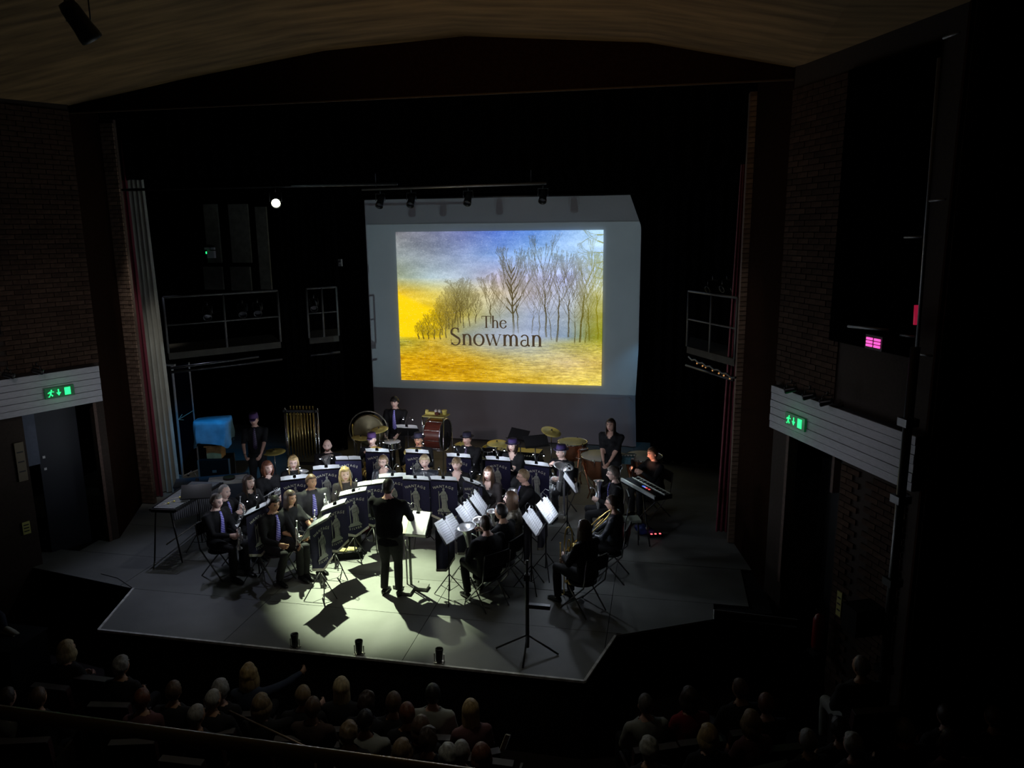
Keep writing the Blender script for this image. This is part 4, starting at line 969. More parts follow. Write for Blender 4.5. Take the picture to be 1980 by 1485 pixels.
def make_stand():
    t = thing('music_stand', '', 'music stand')
    M = Matrix.Translation((0, 0, 1.06)) @ Matrix.Rotation(R(34), 4, 'X')   # desk: local z up the slope, player side +y
    d = MB().box((0, 0, -.03), (.48, .008, .24)).box((0, .03, -.158), (.48, .06, .008)).xf(M); d.build('desk', blackmetal, t)
    MB().tube([(0, -.03, 1.05), (0, -.03, .12)], .011, 8).tube([(0, -.03, 1.0), (0, .0, 1.06)], .016, 6).build('pole', blackmetal, t, True)
    for k in range(3):
        a = R(30 + 120 * k); MB().tube([(0, -.03, .38), (.27 * cos(a), -.03 + .27 * sin(a), .008)], .008, 6).tube([(0, -.03, .12), (.15 * cos(a), -.03 + .15 * sin(a), .17)], .005, 5).build('leg', blackmetal, t, True)
    return t
def make_sheet():
    t = thing('sheet_music', '', 'sheet music'); M = Matrix.Translation((0, 0, 1.06)) @ Matrix.Rotation(R(34), 4, 'X'); ink = mat('music_ink', (.25, .26, .30), .9)
    for s in (-1, 1):
        MB().add([(s * .004, .009, -.15), (s * .22, .013, -.15), (s * .225, .006, .02), (s * .225, -.002, .19), (s * .004, .005, .19), (s * .11, .022, -.15), (s * .11, .012, .19), (s * .11, .018, .02), (s * .004, .009, .02)], [(0, 5, 7, 8), (5, 1, 2, 7), (8, 7, 6, 4), (7, 2, 3, 6)]).xf(M).build('page', paper, t, True)
        q = MB()
        for k in range(9):
            z = .16 - k * .034
            for j in range(3): q.poly([(s * .02, .030, z - j * .005), (s * .20, .030, z - j * .005), (s * .20, .030, z - j * .005 - .0022), (s * .02, .030, z - j * .005 - .0022)])
        q.xf(M).build('staves', ink, t, kind='stuff')
    return t
bulb_m = mat('led_lamp_lens', (1, 1, 1), .5, emit=26, ecol=(.80, .86, 1.0))
def make_lamp(two=True):
    t = thing('stand_lamp', '', 'clip lamp'); M = Matrix.Translation((0, 0, 1.06)) @ Matrix.Rotation(R(34), 4, 'X'); top = M @ Vector((0, .0, .17))
    MB().box(top, (.05, .03, .05)).build('clip', blackm, t)
    for s in ((-1, 1) if two else (1,)):
        e = top + Vector((s * .10, .10, .13)); MB().tube([top, top + Vector((s * .02, -.02, .10)), top + Vector((s * .07, .03, .17)), e], .005, 6).build('gooseneck', blackmetal, t, True)
        MB().lathe([(.008, .012), (.020, 0), (.024, -.022)], e, (0, .35, 1), 10, cap=False).build('shade', blackm, t, True)
        MB().lathe([(.0, -.020), (.017, -.018)], e, (0, .35, 1), 10, cap=False).ball(e + Vector((0, -.007, -.020)), .009, 8).build('bulb', bulb_m, t, True)
    return t
ban0, std0, sht0, lmp0, lmp1 = make_banner(), make_stand(), make_sheet(), make_lamp(True), make_lamp(False)
used = set()
def place(proto, loc, rz, label, group, rot=None):
    if proto.name not in used:
        used.add(proto.name); proto.location = loc; proto.rotation_euler = rot or (0, 0, rz); proto['label'] = label; proto['group'] = group; return proto
    return dup(proto, loc, rz, label, group, rot)
SLOC = {}
def station(key, px, py, face, where, banner=True, sheets=1, lamp=2, power=1.0, zz=1.12, scale=1.0):
    p = atz(px, py, zz); rz = R(face); Rm = Matrix.Rotation(rz, 3, 'Z'); off = Rm @ Vector((0, -.10, 0)); loc = Vector((p.x - off.x, p.y - off.y, 0)); SLOC[key] = (loc, rz)
    place(std0, loc, rz, 'black music stand ' + where, 'thin black music stands of the players')
    if banner:
        b = Rm @ Vector((0, -.085, 0)); place(ban0, (loc.x + b.x, loc.y + b.y, 1.12), rz, 'navy statue banner on the stand ' + where, 'navy banners with statue emblem')
    if sheets: place(sht0, loc, rz, 'open sheet music on the stand ' + where, 'open sheet music on the stands')
    if lamp:
        place(lmp0 if lamp == 2 else lmp1, loc, rz, ('twin' if lamp == 2 else 'single') + ' clip lamp on the stand ' + where, 'clip lamps on the music stands')
        l = bpy.data.lights.new('stand_lamp_light', 'POINT'); l.energy = (7.5 if key[0] == 'U' else 4.6) * power; l.color = (.78, .86, 1.0); l.shadow_soft_size = .03
        lo = bpy.data.objects.new('stand_lamp_light', l); COL.objects.link(lo); c = Rm @ Vector((.02, .16, 0)); lo.location = (loc.x + c.x, loc.y + c.y, 1.27)
# front arc, left to right
station('S1', 499, 990, 78, 'before the two men at far left', banner=True, lamp=2)
station('S2', 621, 1014, 78, 'nearest the young cornet player', lamp=0)
station('S3', 648, 983, 64, 'second in the curved front row', lamp=1)
station('S4', 684, 957, 46, 'before the wavy blonde woman in the curved row', lamp=1, power=.6)
station('S5', 719, 940, 34, 'half hidden behind the conductor on his left', lamp=0)
station('S6', 759, 926, 20, "just above the conductor's head", lamp=2)
station('S7', 803, 931, 0, 'before the short blonde woman at front centre', lamp=2)
station('S8', 857, 932, 0, 'before the woman in the V neck', lamp=2, power=.7)
station('S9', 912, 938, -34, 'at the right bend of the front row, lit violet', lamp=2, power=.45)
# right hand side, banners turned away from the camera
station('T2', 858, 1014, -108, 'nearest the seated man with the euphonium', lamp=1, power=.8)
station('T3', 893, 986, -98, 'second in the right hand line', lamp=2, power=.9)
station('T4', 914, 966, -86, 'third in the right hand line', lamp=2, power=.8)
station('T5', 1018, 1000, -94, 'right of the man with the euphonium', lamp=1, power=.6)
station('T6', 1047, 978, -100, 'with the brightest sheet, before the trombones', lamp=2, power=2.2)
station('T7', 1089, 925, -80, 'edge on by the white haired man', lamp=2)
# second row
station('U1', 570, 930, 30, 'before the wavy haired woman with glasses', lamp=2)
station('U2', 631, 910, 22, 'before the bald bearded man, left of two', lamp=2)
station('U3', 673, 892, 12, 'before the bald bearded man, right of two', lamp=0)
station('U4', 729, 877, 4, 'before the old man with the gold euphonium', lamp=1)
station('U5', 806, 879, 0, 'before the orange lit tuba player', lamp=1)
station('U6', 886, 887, -2, 'before the tall man in the hat', lamp=2)
station('U7', 962, 893, -4, 'before the young woman in the hat', lamp=2)
station('U8', 1037, 903, -12, 'before the old man with hat and white hair', lamp=2)
# ------------------------------------------------------------------ instruments
def horn_curve(pts, n=6):
    P = [Vector(p) for p in pts]; out = []
    for i in range(len(P) - 1):
        p0, p1, p2, p3 = P[max(i - 1, 0)], P[i], P[i + 1], P[min(i + 2, len(P) - 1)]
        for k in range(n):
            t = k / n; out.append(.5 * ((2 * p1) + (p2 - p0) * t + (2 * p0 - 5 * p1 + 4 * p2 - p3) * t * t + (3 * p1 - p0 - 3 * p2 + p3) * t ** 3))
    return out + [P[-1]]
def oval(cx, cz, rx, rz_, y, r_, n=22, a0=0, a1=360):
    return [(cx + rx * cos(R(a0 + (a1 - a0) * i / n)), y, cz + rz_ * sin(R(a0 + (a1 - a0) * i / n))) for i in range(n + (0 if a1 - a0 == 360 else 1))]
def make_cornet(m, name='cornet', cat='cornet'):
    # long axis x: mouthpiece -x, bell +x, valves z
    t = thing(name, '', cat)
    MB().tube(horn_curve([(-.20, 0, .045), (-.08, 0, .045), (.08, 0, .045), (.13, 0, .02), (.10, 0, -.01), (-.02, 0, -.02)]), .0085, 8).tube(oval(-.03, .0, .10, .047, .012, .006), .0085, 8, closed=True).tube(oval(.02, -.005, .075, .035, -.012, .006), .0085, 8, closed=True).build('tubing', m, t, True)
    MB().tube(horn_curve([(-.06, .02, -.045), (-.14, .02, -.03), (-.15, .02, .03), (-.08, .02, .045), (.05, .02, .03)]), .011, 8).lathe([(.008, 0), (.012, .05), (.018, .10), (.028, .14), (.045, .165), (.062, .175), (.063, .178), (.05, .172)], (.04, .02, .03), (1, 0, 0), 20, cap=False).build('bell', m, t, True)
    for x in (-.03, 0, .03): MB().lathe([(.0, -.065), (.012, -.06), (.012, .055), (.009, .06), (.004, .062), (.004, .08), (.009, .082), (.009, .087), (0, .088)], (x, -.005, 0), (0, 0, 1), 10).build('valve', m, t, True)
    MB().lathe([(.006, 0), (.006, .03), (.012, .05), (.013, .055), (.008, .05)], (-.20, 0, .045), (-1, 0, 0), 10, cap=False).build('mouthpiece', m, t, True); return t
def make_low(m, name, cat, s=1.0, bellr=.14, open_=True):
    # upright low brass: bell up +z, origin at bottom bow
    t = thing(name, '', cat); q = MB()
    q.tube([Vector(p) * s for p in horn_curve([(.09, 0, .50), (.09, 0, .2), (.07, 0, .06), (0, 0, .0), (-.07, 0, .06), (-.085, 0, .2), (-.085, 0, .42), (-.05, 0, .50), (0, .02, .50), (.03, .03, .4), (.03, .03, .15)])], [(.036 - .022 * i / 60) * s for i in range(61)], 10)
    q.tube([Vector(p) * s for p in oval(.0, .22, .055, .13, -.03, 0)], .009 * s, 8, closed=True).tube([Vector(p) * s for p in oval(-.01, .27, .045, .10, -.055, 0)], .009 * s, 8, closed=True).tube([Vector(p) * s for p in oval(.015, .18, .035, .08, -.05, 0)], .008 * s, 8, closed=True).tube([Vector(p) * s for p in horn_curve([(.0, -.03, .35), (-.06, -.05, .42), (-.10, -.08, .50), (-.04, -.14, .55)])], .007 * s, 8).build('tubing', m, t, True)
    MB().lathe([(.036 * s, 0), (.04 * s, .06 * s), (.05 * s, .14 * s), (.07 * s, .20 * s), (bellr * .8 * s, .25 * s), (bellr * s, .27 * s), (bellr * 1.02 * s, .275 * s), (bellr * .85 * s, .262 * s), (.06 * s, .19 * s), (.03 * s, .05 * s)], (.09 * s, 0, .49 * s), (.06, 0, 1), 26, cap=False).build('bell', m, t, True)
    for k in range(3): MB().lathe([(0, -.1 * s), (.017 * s, -.09 * s), (.017 * s, .10 * s), (.005 * s, .105 * s), (.005 * s, .13 * s), (.012 * s, .132 * s), (.012 * s, .14 * s), (0, .141 * s)], (-.045 * s + k * .042 * s, -.06 * s, .26 * s), (0, 0, 1), 10).build('valve', m, t, True)
    MB().lathe([(.006 * s, 0), (.008 * s, .03), (.016, .05), (.012, .045)], Vector((-.04, -.14, .55)) * s, (.5, -.8, .1), 10, cap=False).build('mouthpiece', m, t, True); return t
def make_trombone(m):
    t = thing('trombone', '', 'trombone')
    MB().tube([(-.04, 0, 0), (-.04, 0, .70)], .007, 8).tube([(.04, 0, 0), (.04, 0, .70)], .007, 8).tube(horn_curve([(-.04, 0, 0), (-.035, 0, -.035), (0, 0, -.05), (.035, 0, -.035), (.04, 0, 0)]), .007, 8).tube([(-.04, 0, .55), (.04, 0, .55)], .006, 6).build('slide', m, t, True)
    MB().tube(horn_curve([(.04, 0, .70), (.04, .02, .90), (.07, .04, .99), (.11, .06, .97), (.13, .07, .88), (.13, .07, .55)]), .009, 8).lathe([(.010, 0), (.014, .12), (.022, .22), (.035, .30), (.06, .35), (.095, .385), (.105, .39), (.09, .382)], (.13, .07, .56), (0, 0, -1), 24, cap=False).tube(oval(.09, .72, .025, .09, .045, 0), .008, 8, closed=True).build('bell', m, t, True)
    MB().lathe([(.006, 0), (.012, .03), (.013, .04), (.008, .03)], (-.04, 0, .70), (0, 0, 1), 10, cap=False).build('mouthpiece', m, t, True); return t
cor_s = make_cornet(silver); fl_b = None
sil_low = make_low(silver, 'euphonium', 'euphonium'); tub_b = make_low(brass, 'tuba', 'tuba', 1.1, .18); tub_s = make_low(silver, 'tuba', 'tuba', 1.08, .17); hrn = make_low(silver, 'tenor_horn', 'tenor horn', .66, .13); trb = make_trombone(brass)
def held(proto, p, off, rot, label):
    loc = wl_(p, off); e = (Matrix.Rotation(p.rotation_euler.z, 3, 'Z') @ Matrix.Rotation(R(rot[2]), 3, 'Z') @ Matrix.Rotation(R(rot[1]), 3, 'Y') @ Matrix.Rotation(R(rot[0]), 3, 'X')).to_euler()
    if proto.name not in used: used.add(proto.name); proto.location = loc; proto.rotation_euler = e; proto['label'] = label; return proto
    return dup(proto, loc, 0, label, rot=e)
# ------------------------------------------------------------------ the players
def mb_(*a): return person(*a)
q = person('standing man in purple cap and dark purple tie by the cymbals at left', 491, 812, 20, True, 'drum', ('short', BROWN), tie=mute_tie, hat=cap_m, arms='short', hpitch=8)
p = person('bald bearded seated man with tie, smiling, in the second row at left', 633, 862, 18, False, 'hold', None, skin3, tie=True, beard=True, w_=1.08); chair(p, 'black chair under the bald bearded man')
held(sil_low, p, (.06, -.36, .30), (0, -12, 0), 'silver euphonium held by the bald bearded man')
p = person('seated woman with glasses and wavy fair hair, second row far left', 567, 894, 30, False, 'low', ('wavy', BLOND), skin3, arms='short', fem=True, glasses=True, hpitch=4); chair(p, 'black chair under the wavy haired woman with glasses')
held(hrn, p, (.0, -.30, .62), (0, 10, 0), 'silver tenor horn held by the wavy haired woman with glasses')
p = person('seated woman with short dark red hair and pendant, looking right', 517, 905, 55, False, 'hold', ('bob', RED), skin3, fem=True, vneck=.06); chair(p, 'black chair under the woman with dark red hair')
held(cor_s, p, (.0, -.34, .82), (0, -15, 0), 'silver cornet held by the woman with dark red hair')
p = person('seated woman with long dark brown hair in profile, looking right', 481, 933, 66, False, 'low', ('long', DBROWN), skin3, fem=True, vneck=.05); chair(p, 'black chair under the woman with long dark hair in profile')
p = person('older grey man with striped tie seated behind the man with glasses at far left', 434, 951, 78, False, 'high', ('thin', GREY), skin3, tie=True, hpitch=6); chair(p, 'black chair under the older grey man at far left')
held(cor_s, p, (.0, -.36, .90), (0, 80, 90), 'silver cornet raised in the hands of the older grey man')
p = person('man with glasses and grey hair seated at the far left front, striped tie', 419, 969, 74, False, 'hold', ('short', (.14, .12, .10)), skin3, tie=True, glasses=True, hpitch=8, lean=.04); chair(p, 'black chair under the man with glasses at far left')
held(cor_s, p, (-.02, -.52, .72), (10, 82, 80), 'silver cornet resting bell down on the knee of the man with glasses')
p = person('young dark haired man with narrow tie seated at the left front, cornet on knee', 529, 975, 62, False, 'knee', ('tousled', BLACKH), skin2, tie=True, hpitch=10, lean=.05, ankle=((.16, -.40), (-.14, -.28))); chair(p, 'black chair under the young dark haired man')
held(cor_s, p, (.12, -.46, .72), (0, 86, 70), 'silver cornet standing bell down on the knee of the young dark haired man')
p = person('seated woman with dark tied hair and black ruffled blouse beside the young man', 561, 963, 70, False, 'knee', ('long', DBROWN), skin2, fem=True, hpitch=6, arms='short'); chair(p, 'black chair under the woman with dark tied hair')
held(cor_s, p, (.10, -.46, .78), (0, 84, 78), 'silver cornet held upright by the woman with dark tied hair')
p = person('broad man with bright striped tie and dark grey shirt in the left group', 602, 931, 42, False, 'low', ('short', BROWN), skin2, shirt=mat('charcoal_shirt', (.035, .035, .042), .7, var=.2, scale=30), tie=True, w_=1.18, hyaw=18); chair(p, 'black chair under the broad man with the bright tie')
held(cor_s, p, (.12, -.44, .86), (0, 60, 60), 'silver cornet rising above the stand of the broad man')
p = person('seated woman with wavy blonde hair and black lace top', 667, 917, 22, False, 'low', ('wavy', BLOND), skin3, shirt=lace_m, arms='short', fem=True, hyaw=12); chair(p, 'black chair under the wavy blonde woman')
held(cor_s, p, (-.02, -.34, .70), (0, -20, 10), 'silver cornet lying in the lap of the wavy blonde woman')
p = person('woman with glasses, pinned fair hair and open black leather jacket', 741, 893, 0, False, 'hold', ('updo', SANDY), skin3, shirt=leather_m, fem=True, glasses=True, vneck=.26); chair(p, 'black chair under the woman in the leather jacket')
p = person('woman with short blonde hair and black glossy top at front centre', 821, 893, 6, False, 'hold', ('curly', LBLOND), skin3, shirt=leather_m, fem=True, w_=1.08, hyaw=12, hpitch=4); chair(p, 'black chair under the short blonde woman')
held(cor_s, p, (.04, -.42, .86), (0, 84, 0), 'silver cornet upright in the hands of the short blonde woman')
p = person('woman with cropped fair hair and deep V neck at front centre right', 883, 898, 0, False, 'hold', ('fringe', SANDY), skin3, fem=True, vneck=.24); chair(p, 'black chair under the woman in the V neck')
held(cor_s, p, (.03, -.40, .80), (0, 84, -10), 'silver cornet held low by the woman in the V neck')
p = person('woman with long straight brown hair and sheer dark blouse', 945, 916, -8, False, 'low', ('long', BROWN), skin3, shirt=lace_m, fem=True, vneck=.14, hyaw=-10); chair(p, 'black chair under the woman with long brown hair')
held(hrn, p, (.0, -.33, .60), (0, -30, 0), 'silver tenor horn in the lap of the woman with long brown hair')
p = person('old man in purple cap seated behind the gold euphonium', 719, 850, 8, False, 'tuba', ('thin', GREY), skin3, hat=cap_m, hyaw=-6); chair(p, 'black chair under the old man in the purple cap')
held(tub_b, p, (-.16, -.36, .30), (0, 20, 0), 'gold tuba with gleaming valves before the old man in purple cap')
p = person('man with dark hat and glasses, face lit orange, holding a tuba', 809, 850, 0, False, 'tuba', ('short', BLACKH), skin2, hat=dhat_m, glasses=True, w_=1.1); chair(p, 'black chair under the orange lit tuba player')
held(tub_b, p, (-.10, -.38, .26), (10, 4, 0), 'brass tuba with wide bell before the orange lit face')
ml = light('music_glow_light', 'SPOT', wl_(p, (0, -.5, .95)), wl_(p, (0, -.05, 1.22)), 9, (1, .28, .05), .05, 70, .8)
p = person('tall man in dark trilby and dark tie, upper body above the stands', 903, 849, -6, False, 'knee', ('short', BROWN), skin1, hat=dhat_m, tie=mute_tie, w_=1.15, hyaw=-14); chair(p, 'black chair under the tall man in the trilby')
p = person('young woman in purple trilby with arms folded', 991, 862, -8, False, 'cross', ('bob', DBROWN), skin3, hat=hat_m, fem=True, vneck=.14, hyaw=-6); chair(p, 'black chair under the young woman in the trilby')
p = person('old man in dark hat with white hair, glasses and tie holding a silver tuba', 1085, 874, -25, False, 'tuba', ('thin', (.5, .5, .5)), skin3, hat=hat_m, glasses=True, tie=mute_tie, hyaw=-20); chair(p, 'black chair under the white haired man in the hat')
held(tub_s, p, (.0, -.36, .26), (0, 10, 0), 'silver tuba leaning on the white haired man in the hat')
p = person('man with thick glasses and light brown hair, blue tie, in profile looking left', 1012, 921, -58, False, 'hold', ('short', SANDY), skin1, tie=True, glasses=True, w_=1.12, hyaw=-12, hpitch=5); chair(p, 'black chair under the man with thick glasses and blue tie')
held(hrn, p, (.0, -.32, .60), (0, 20, 0), 'silver tenor horn in the lap of the man with thick glasses')
p = person('woman with long brown tied hair and glittering shawl, looking left', 988, 965, -82, False, 'hold', ('long', BROWN), skin3, shirt=mat('glitter_shawl', (.16, .14, .10), .4, .3, var=.8, scale=30, stretch=(1, 1, 4)), fem=True, hyaw=-10); chair(p, 'black chair under the woman in the glittering shawl')
held(hrn, p, (.0, -.32, .52), (0, 0, 0), 'silver tenor horn held by the woman in the glittering shawl')
p = person('dark haired man with glasses seen from behind left with a silver horn', 969, 990, -112, False, 'high', ('short', BLACKH), skin2, glasses=True, lean=.05); chair(p, 'black chair under the dark haired man with glasses on the right side')
held(hrn, p, (.02, -.34, .60), (0, 12, 0), 'silver tenor horn before the dark haired man with glasses')
p = person('man seated with his back to the hall hugging a euphonium, nearest right player', 939, 1013, -132, False, 'tuba', ('short', DBROWN), skin1, glasses=True, w_=1.15, lean=.05, hyaw=-6, ankle=((.14, -.34), (-.15, -.46))); chair(p, 'black chair under the man hugging the euphonium')
held(sil_low, p, (-.03, -.32, .36), (0, 6, 0), 'silver euphonium hugged by the nearest right player')
p = person('woman with long brown hair seated with her back to the hall, trombone upright', 1130, 1022, -128, False, 'slide', ('long', BROWN), skin3, fem=True, w_=1.05, lean=.03); chair(p, 'black chair under the long haired trombonist')
held(trb, p, (-.05, -.52, .07), (0, 0, 90), 'brass trombone held upright by the long haired trombonist')
p = person('man with glasses and quiff in blue tie seated at the right end, looking left', 1186, 916, -80, False, 'tuba', ('tousled', (.16, .13, .11)), skin3, tie=True, glasses=True, hpitch=4); chair(p, 'black chair under the man with the quiff at the right end')
held(hrn, p, (.0, -.28, .56), (0, -10, 0), 'silver tenor horn held by the man with the quiff')
p = person('player with glasses in dark glossy jacket seated low at the right end', 1184, 973, -98, False, 'slide', ('short', DBROWN), skin1, shirt=leather_m, glasses=True, hpitch=6); chair(p, 'black chair under the player in the glossy jacket')
held(trb, p, (.06, -.70, .40), (-40, 0, 0), 'brass trombone across the knees of the player in the glossy jacket')
cond = person('conductor in dark suit standing with his back to the hall, arm raised', 751, 942, 178, True, 'conduct', ('short', BLACKH), skin1, shirt=mat('dark_suit', (.004, .004, .005), .9, spec=.1), jacket=True, w_=1.22, lean=.0)
p = person('man in black shirt seated at the keyboard at far right', 1262, 877, -55, False, 'keys', ('short', BROWN), skin1, hpitch=14, lean=.08); chair(p, 'black chair under the keyboard player'); KBP = p
p = person('standing woman with long dark hair in loose black top before the screen', 1181, 822, -18, True, 'clasp', ('long', DBROWN), skin1, arms='short', fem=True, w_=1.2, vneck=.12)
p = person('standing young man with thick dark hair and bright tie at the snare drum', 763, 778, 4, True, 'drum', ('fringe', BLACKH), skin3, tie=True, hpitch=6, w_=1.05); DR = p
#PART3
# ------------------------------------------------------------------ conductor's stand, footlights, tall stand
p = atz(789, 1000, 1.12); o = thing('conductor_stand', 'heavy conductor stand with slab base in front of the conductor', 'music stand', (p.x, p.y + .02, 0), pi)
Mx = Matrix.Translation((0, 0, 1.02)) @ Matrix.Rotation(R(52), 4, 'X')
MB().box((0, 0, 0), (.62, .012, .42)).box((0, .03, -.21), (.62, .06, .012)).xf(Mx).build('desk', blackmetal, o)
MB().tube([(0, 0, 1.0), (0, 0, .05)], .02, 10).tube([(.06, 0, .75), (.06, 0, .05)], .012, 8).build('pole', mat('grey_metal', (.2, .2, .19), .4, .4), o, True)
MB().box((0, 0, .03), (.52, .16, .045)).box((0, .05, .03), (.14, .42, .04)).build('base', MATS['grey_metal'], o)
s_ = thing('score', 'thick open score glaring white on the conductor stand', 'sheet music', o.location, pi)
MB().box((-.15, .018, .0), (.29, .02, .38)).xf(Mx).build('page', paper, s_); MB().box((.15, .016, .0), (.29, .014, .38), Matrix.Rotation(.10, 3, 'Z')).xf(Mx).build('page', mat('cream_paper', (.75, .74, .55), .8, transl=.2), s_)
dup(lmp1, o.location + Vector((0, .02, -.04)), pi, 'twin white lamp clipped on the conductor stand', rot=(0, 0, pi)); dup(lmp1, o.location + Vector((.11, .02, -.06)), pi, 'second white lamp clipped on the conductor stand')
light('conductor_lamp_light', 'SPOT', (p.x, p.y + .12, 1.42), (p.x, p.y - .1, .95), 34, (.95, 1.0, .78), .02, 130, .6)
for i, (px, py) in enumerate([(570, 1253), (694, 1266), (848, 1284)]):
    p = atz(px, py, .0); q = lantern((p.x, 8.07, .10), (p.x + (.05 * (i - 1)), 8.17, 1.6), ['left', 'middle', 'right'][i] + ' of three small black footlights on the stage edge', s=.55, yoke=False)
    MB().tube([(-.06, 0, .02), (-.06, 0, -.085), (.06, 0, -.085), (.06, 0, .02)], .007, 6).box((0, 0, -.093), (.12, .08, .012)).build('floor_bracket', MATS['bar_steel'], q)
p = atz(1020, 1258, 0); o = thing('tall_tripod_stand', 'tall black tripod stand with crossbar at the right front of the stage', 'stand', p)
MB().tube([(0, 0, .05), (0, 0, 1.05)], .024, 10).tube([(0, 0, 1.0), (.0, 0, 1.22)], .016, 8).build('pole', blackmetal, o, True)
MB().box((.14, 0, .62), (.30, .06, .05)).box((0, 0, 1.0), (.07, .07, .08)).build('crossbar', blackmetal, o)
for a in (185, 355, 272): MB().tube([(0, 0, .22), (.40 * cos(R(a)), .40 * sin(R(a)), .012)], .012, 6).build('leg', blackmetal, o, True)
# ------------------------------------------------------------------ percussion
def cymbal(px, py, z, r_, tilt, label, stand=True, m=None, group='yellow lit cymbals', rz_=0):
    p = atz(px, py, z); o = thing('cymbal_on_stand', label, 'cymbal', (p.x, p.y, 0), 0)
    Mc = Matrix.Translation((0, 0, z)) @ Matrix.Rotation(R(tilt[0]), 4, 'X') @ Matrix.Rotation(R(tilt[1]), 4, 'Y')
    MB().lathe([(.008, .026), (.03, .02), (.04, .008), (r_ * .6, .0), (r_, -.010), (r_, -.013), (r_ * .6, -.004), (.04, .003), (.008, .02)], n=36, cap=False).xf(Mc).build('cymbal', m or cymbalm, o, True)
    MB().lathe([(0, .05), (.014, .048), (.014, .03), (.02, .026)], n=10, cap=False).xf(Mc).build('wing_nut', blackmetal, o, True)
    MB().tube([(0, 0, .3), (0, 0, z - .01)], .010, 8).build('pole', chrome, o, True)
    for a in (20, 140, 260): MB().tube([(0, 0, .45), (.25 * cos(R(a)), .25 * sin(R(a)), .01)], .008, 6).build('leg', chrome, o, True)
    if rz_: o.rotation_euler = (0, 0, R(rz_))
    return o
def drum(px, py, z, r_, h, shell, head, label, name='drum', cat='drum', legs=True, tilt=0, lugs=8):
    p = atz(px, py, z); o = thing(name, label, cat, (p.x, p.y, 0), 0); T = Matrix.Translation((0, 0, z)) @ Matrix.Rotation(R(tilt), 4, 'X')
    MB().lathe([(r_, -h), (r_, -.01)], n=32, cap=False).lathe([(0, -h), (r_, -h)], n=32, cap=False).xf(T).build('shell', shell, o, True); MB().lathe([(0, 0), (r_ * .98, 0), (r_ * 1.0, -.006)], n=32, cap=False).xf(T).build('head', head, o, True)
    for zz in (-.012, -h + .012): MB().tube([(r_ * 1.03 * cos(2 * pi * i / 32), r_ * 1.03 * sin(2 * pi * i / 32), zz) for i in range(32)], .009, 6, closed=True).xf(T).build('hoop', chrome, o, True)
    for i in range(lugs): a = 2 * pi * i / lugs; MB().tube([(r_ * 1.04 * cos(a), r_ * 1.04 * sin(a), -.02), (r_ * 1.04 * cos(a), r_ * 1.04 * sin(a), -h + .02)], .007, 5).xf(T).build('tension_rod', chrome, o, True)
    if legs:
        MB().tube([(0, 0, z - h - .002), (0, 0, .35)], .012, 8).build('pole', chrome, o, True)
        for a in (30, 150, 270): MB().tube([(0, 0, .40), (.28 * cos(R(a)), .28 * sin(R(a)), .01)], .009, 6).tube([(0, 0, z - h - .05), (r_ * .9 * cos(R(a)), r_ * .9 * sin(R(a)), z - h + .0)], .008, 6).build('leg', chrome, o, True)
    return o
headw = mat('drum_head_white', (.72, .72, .68), .6); heady = mat('drum_head_yellow', (.75, .70, .32), .55, var=.06, scale=5); copper = mat('copper_bowl', (.62, .26, .14), .25, .9, var=.1)
blk = mat('black_shell', (.012, .012, .014), .15); red_sh = mat('red_stained_shell', (.14, .032, .02), .35, var=.3, scale=5, stretch=(1, 1, 6))
# tubular bells
p = atz(581, 789, 1.72); o = thing('tubular_bells', 'set of tall tubular bells in a silver frame behind the bearded man', 'tubular bells', (p.x, p.y, 0), R(6))
for s in (-1, 1):
    MB().tube([(s * .34, 0, .05), (s * .34, 0, 1.72)], .020, 8).build('post', chrome, o, True); MB().tube([(s * .29, -.06, .05), (s * .30, -.04, 1.70)], .012, 8).build('post', chrome, o, True); MB().box((s * .34, 0, .03), (.06, .6, .05)).build('foot', blackmetal, o)
MB().box((0, 0, 1.66), (.72, .08, .05)).build('top_rail', blackmetal, o); MB().box((0, 0, .55), (.72, .05, .05)).build('lower_rail', blackmetal, o)
for row, n, z1, y in ((0, 10, 1.60, -.05), (1, 8, 1.73, .05)):
    for i in range(n):
        x = -.27 + .54 * (i + (.5 if row else 0)) / (n - 1 if row == 0 else n); L = 1.12 - .035 * i
        MB().tube([(x, y, z1), (x, y, z1 - L)], .0105, 10).lathe([(.0105, 0), (.014, .0), (.014, .02), (.0, .024)], (x, y, z1), (0, 0, 1), 10, cap=False).build('tube', mat('aged_brass', (.50, .38, .14), .3, .9), o, True)
# gong
p = atz(712, 832, 1.15); o = thing('gong', 'large dark gong in a round frame behind the old man in cap', 'gong', (p.x, p.y, 0), R(10))
MB().lathe([(0, -.012), (.06, -.02), (.10, -.006), (.30, 0), (.33, .0), (.335, .05), (.32, .05)], (0, 0, 1.15), (0, 1, 0), 36, cap=False).build('disc', mat('dark_bronze', (.13, .11, .06), .35, .7, var=.3, scale=8), o, True)
MB().tube([(.40 * cos(R(a)), .03, 1.15 + .40 * sin(R(a))) for a in range(-50, 231, 10)], .014, 8).build('frame', mat('gong_frame', (.2, .19, .16), .3, .8), o, True)
for s in (-1, 1): MB().tube([(s * .26, .03, .84), (s * .30, .03, .03)], .014, 8).build('leg', blackmetal, o, True); MB().tube([(s * .10, .0, 1.46), (s * .12, .03, 1.53)], .004, 5).build('cord', blackm, o); MB().tube([(s * .30, -.2, .015), (s * .30, .25, .015)], .014, 6).build('foot', blackmetal, o, True)
cymbal(733, 830, 1.22, .19, (10, -6), 'yellow cymbal on a stand in front of the gong'); cymbal(697, 846, 1.05, .18, (0, 8), 'pale cymbal low beside the gong, left of the old man')
cymbal(684, 834, 1.10, .16, (86, 0), 'tilted cymbal seen nearly edge on at the left of the gong', rz_=108)
cymbal(530, 873, .95, .22, (4, 0), 'thin bronze cymbal before the standing man at the left')
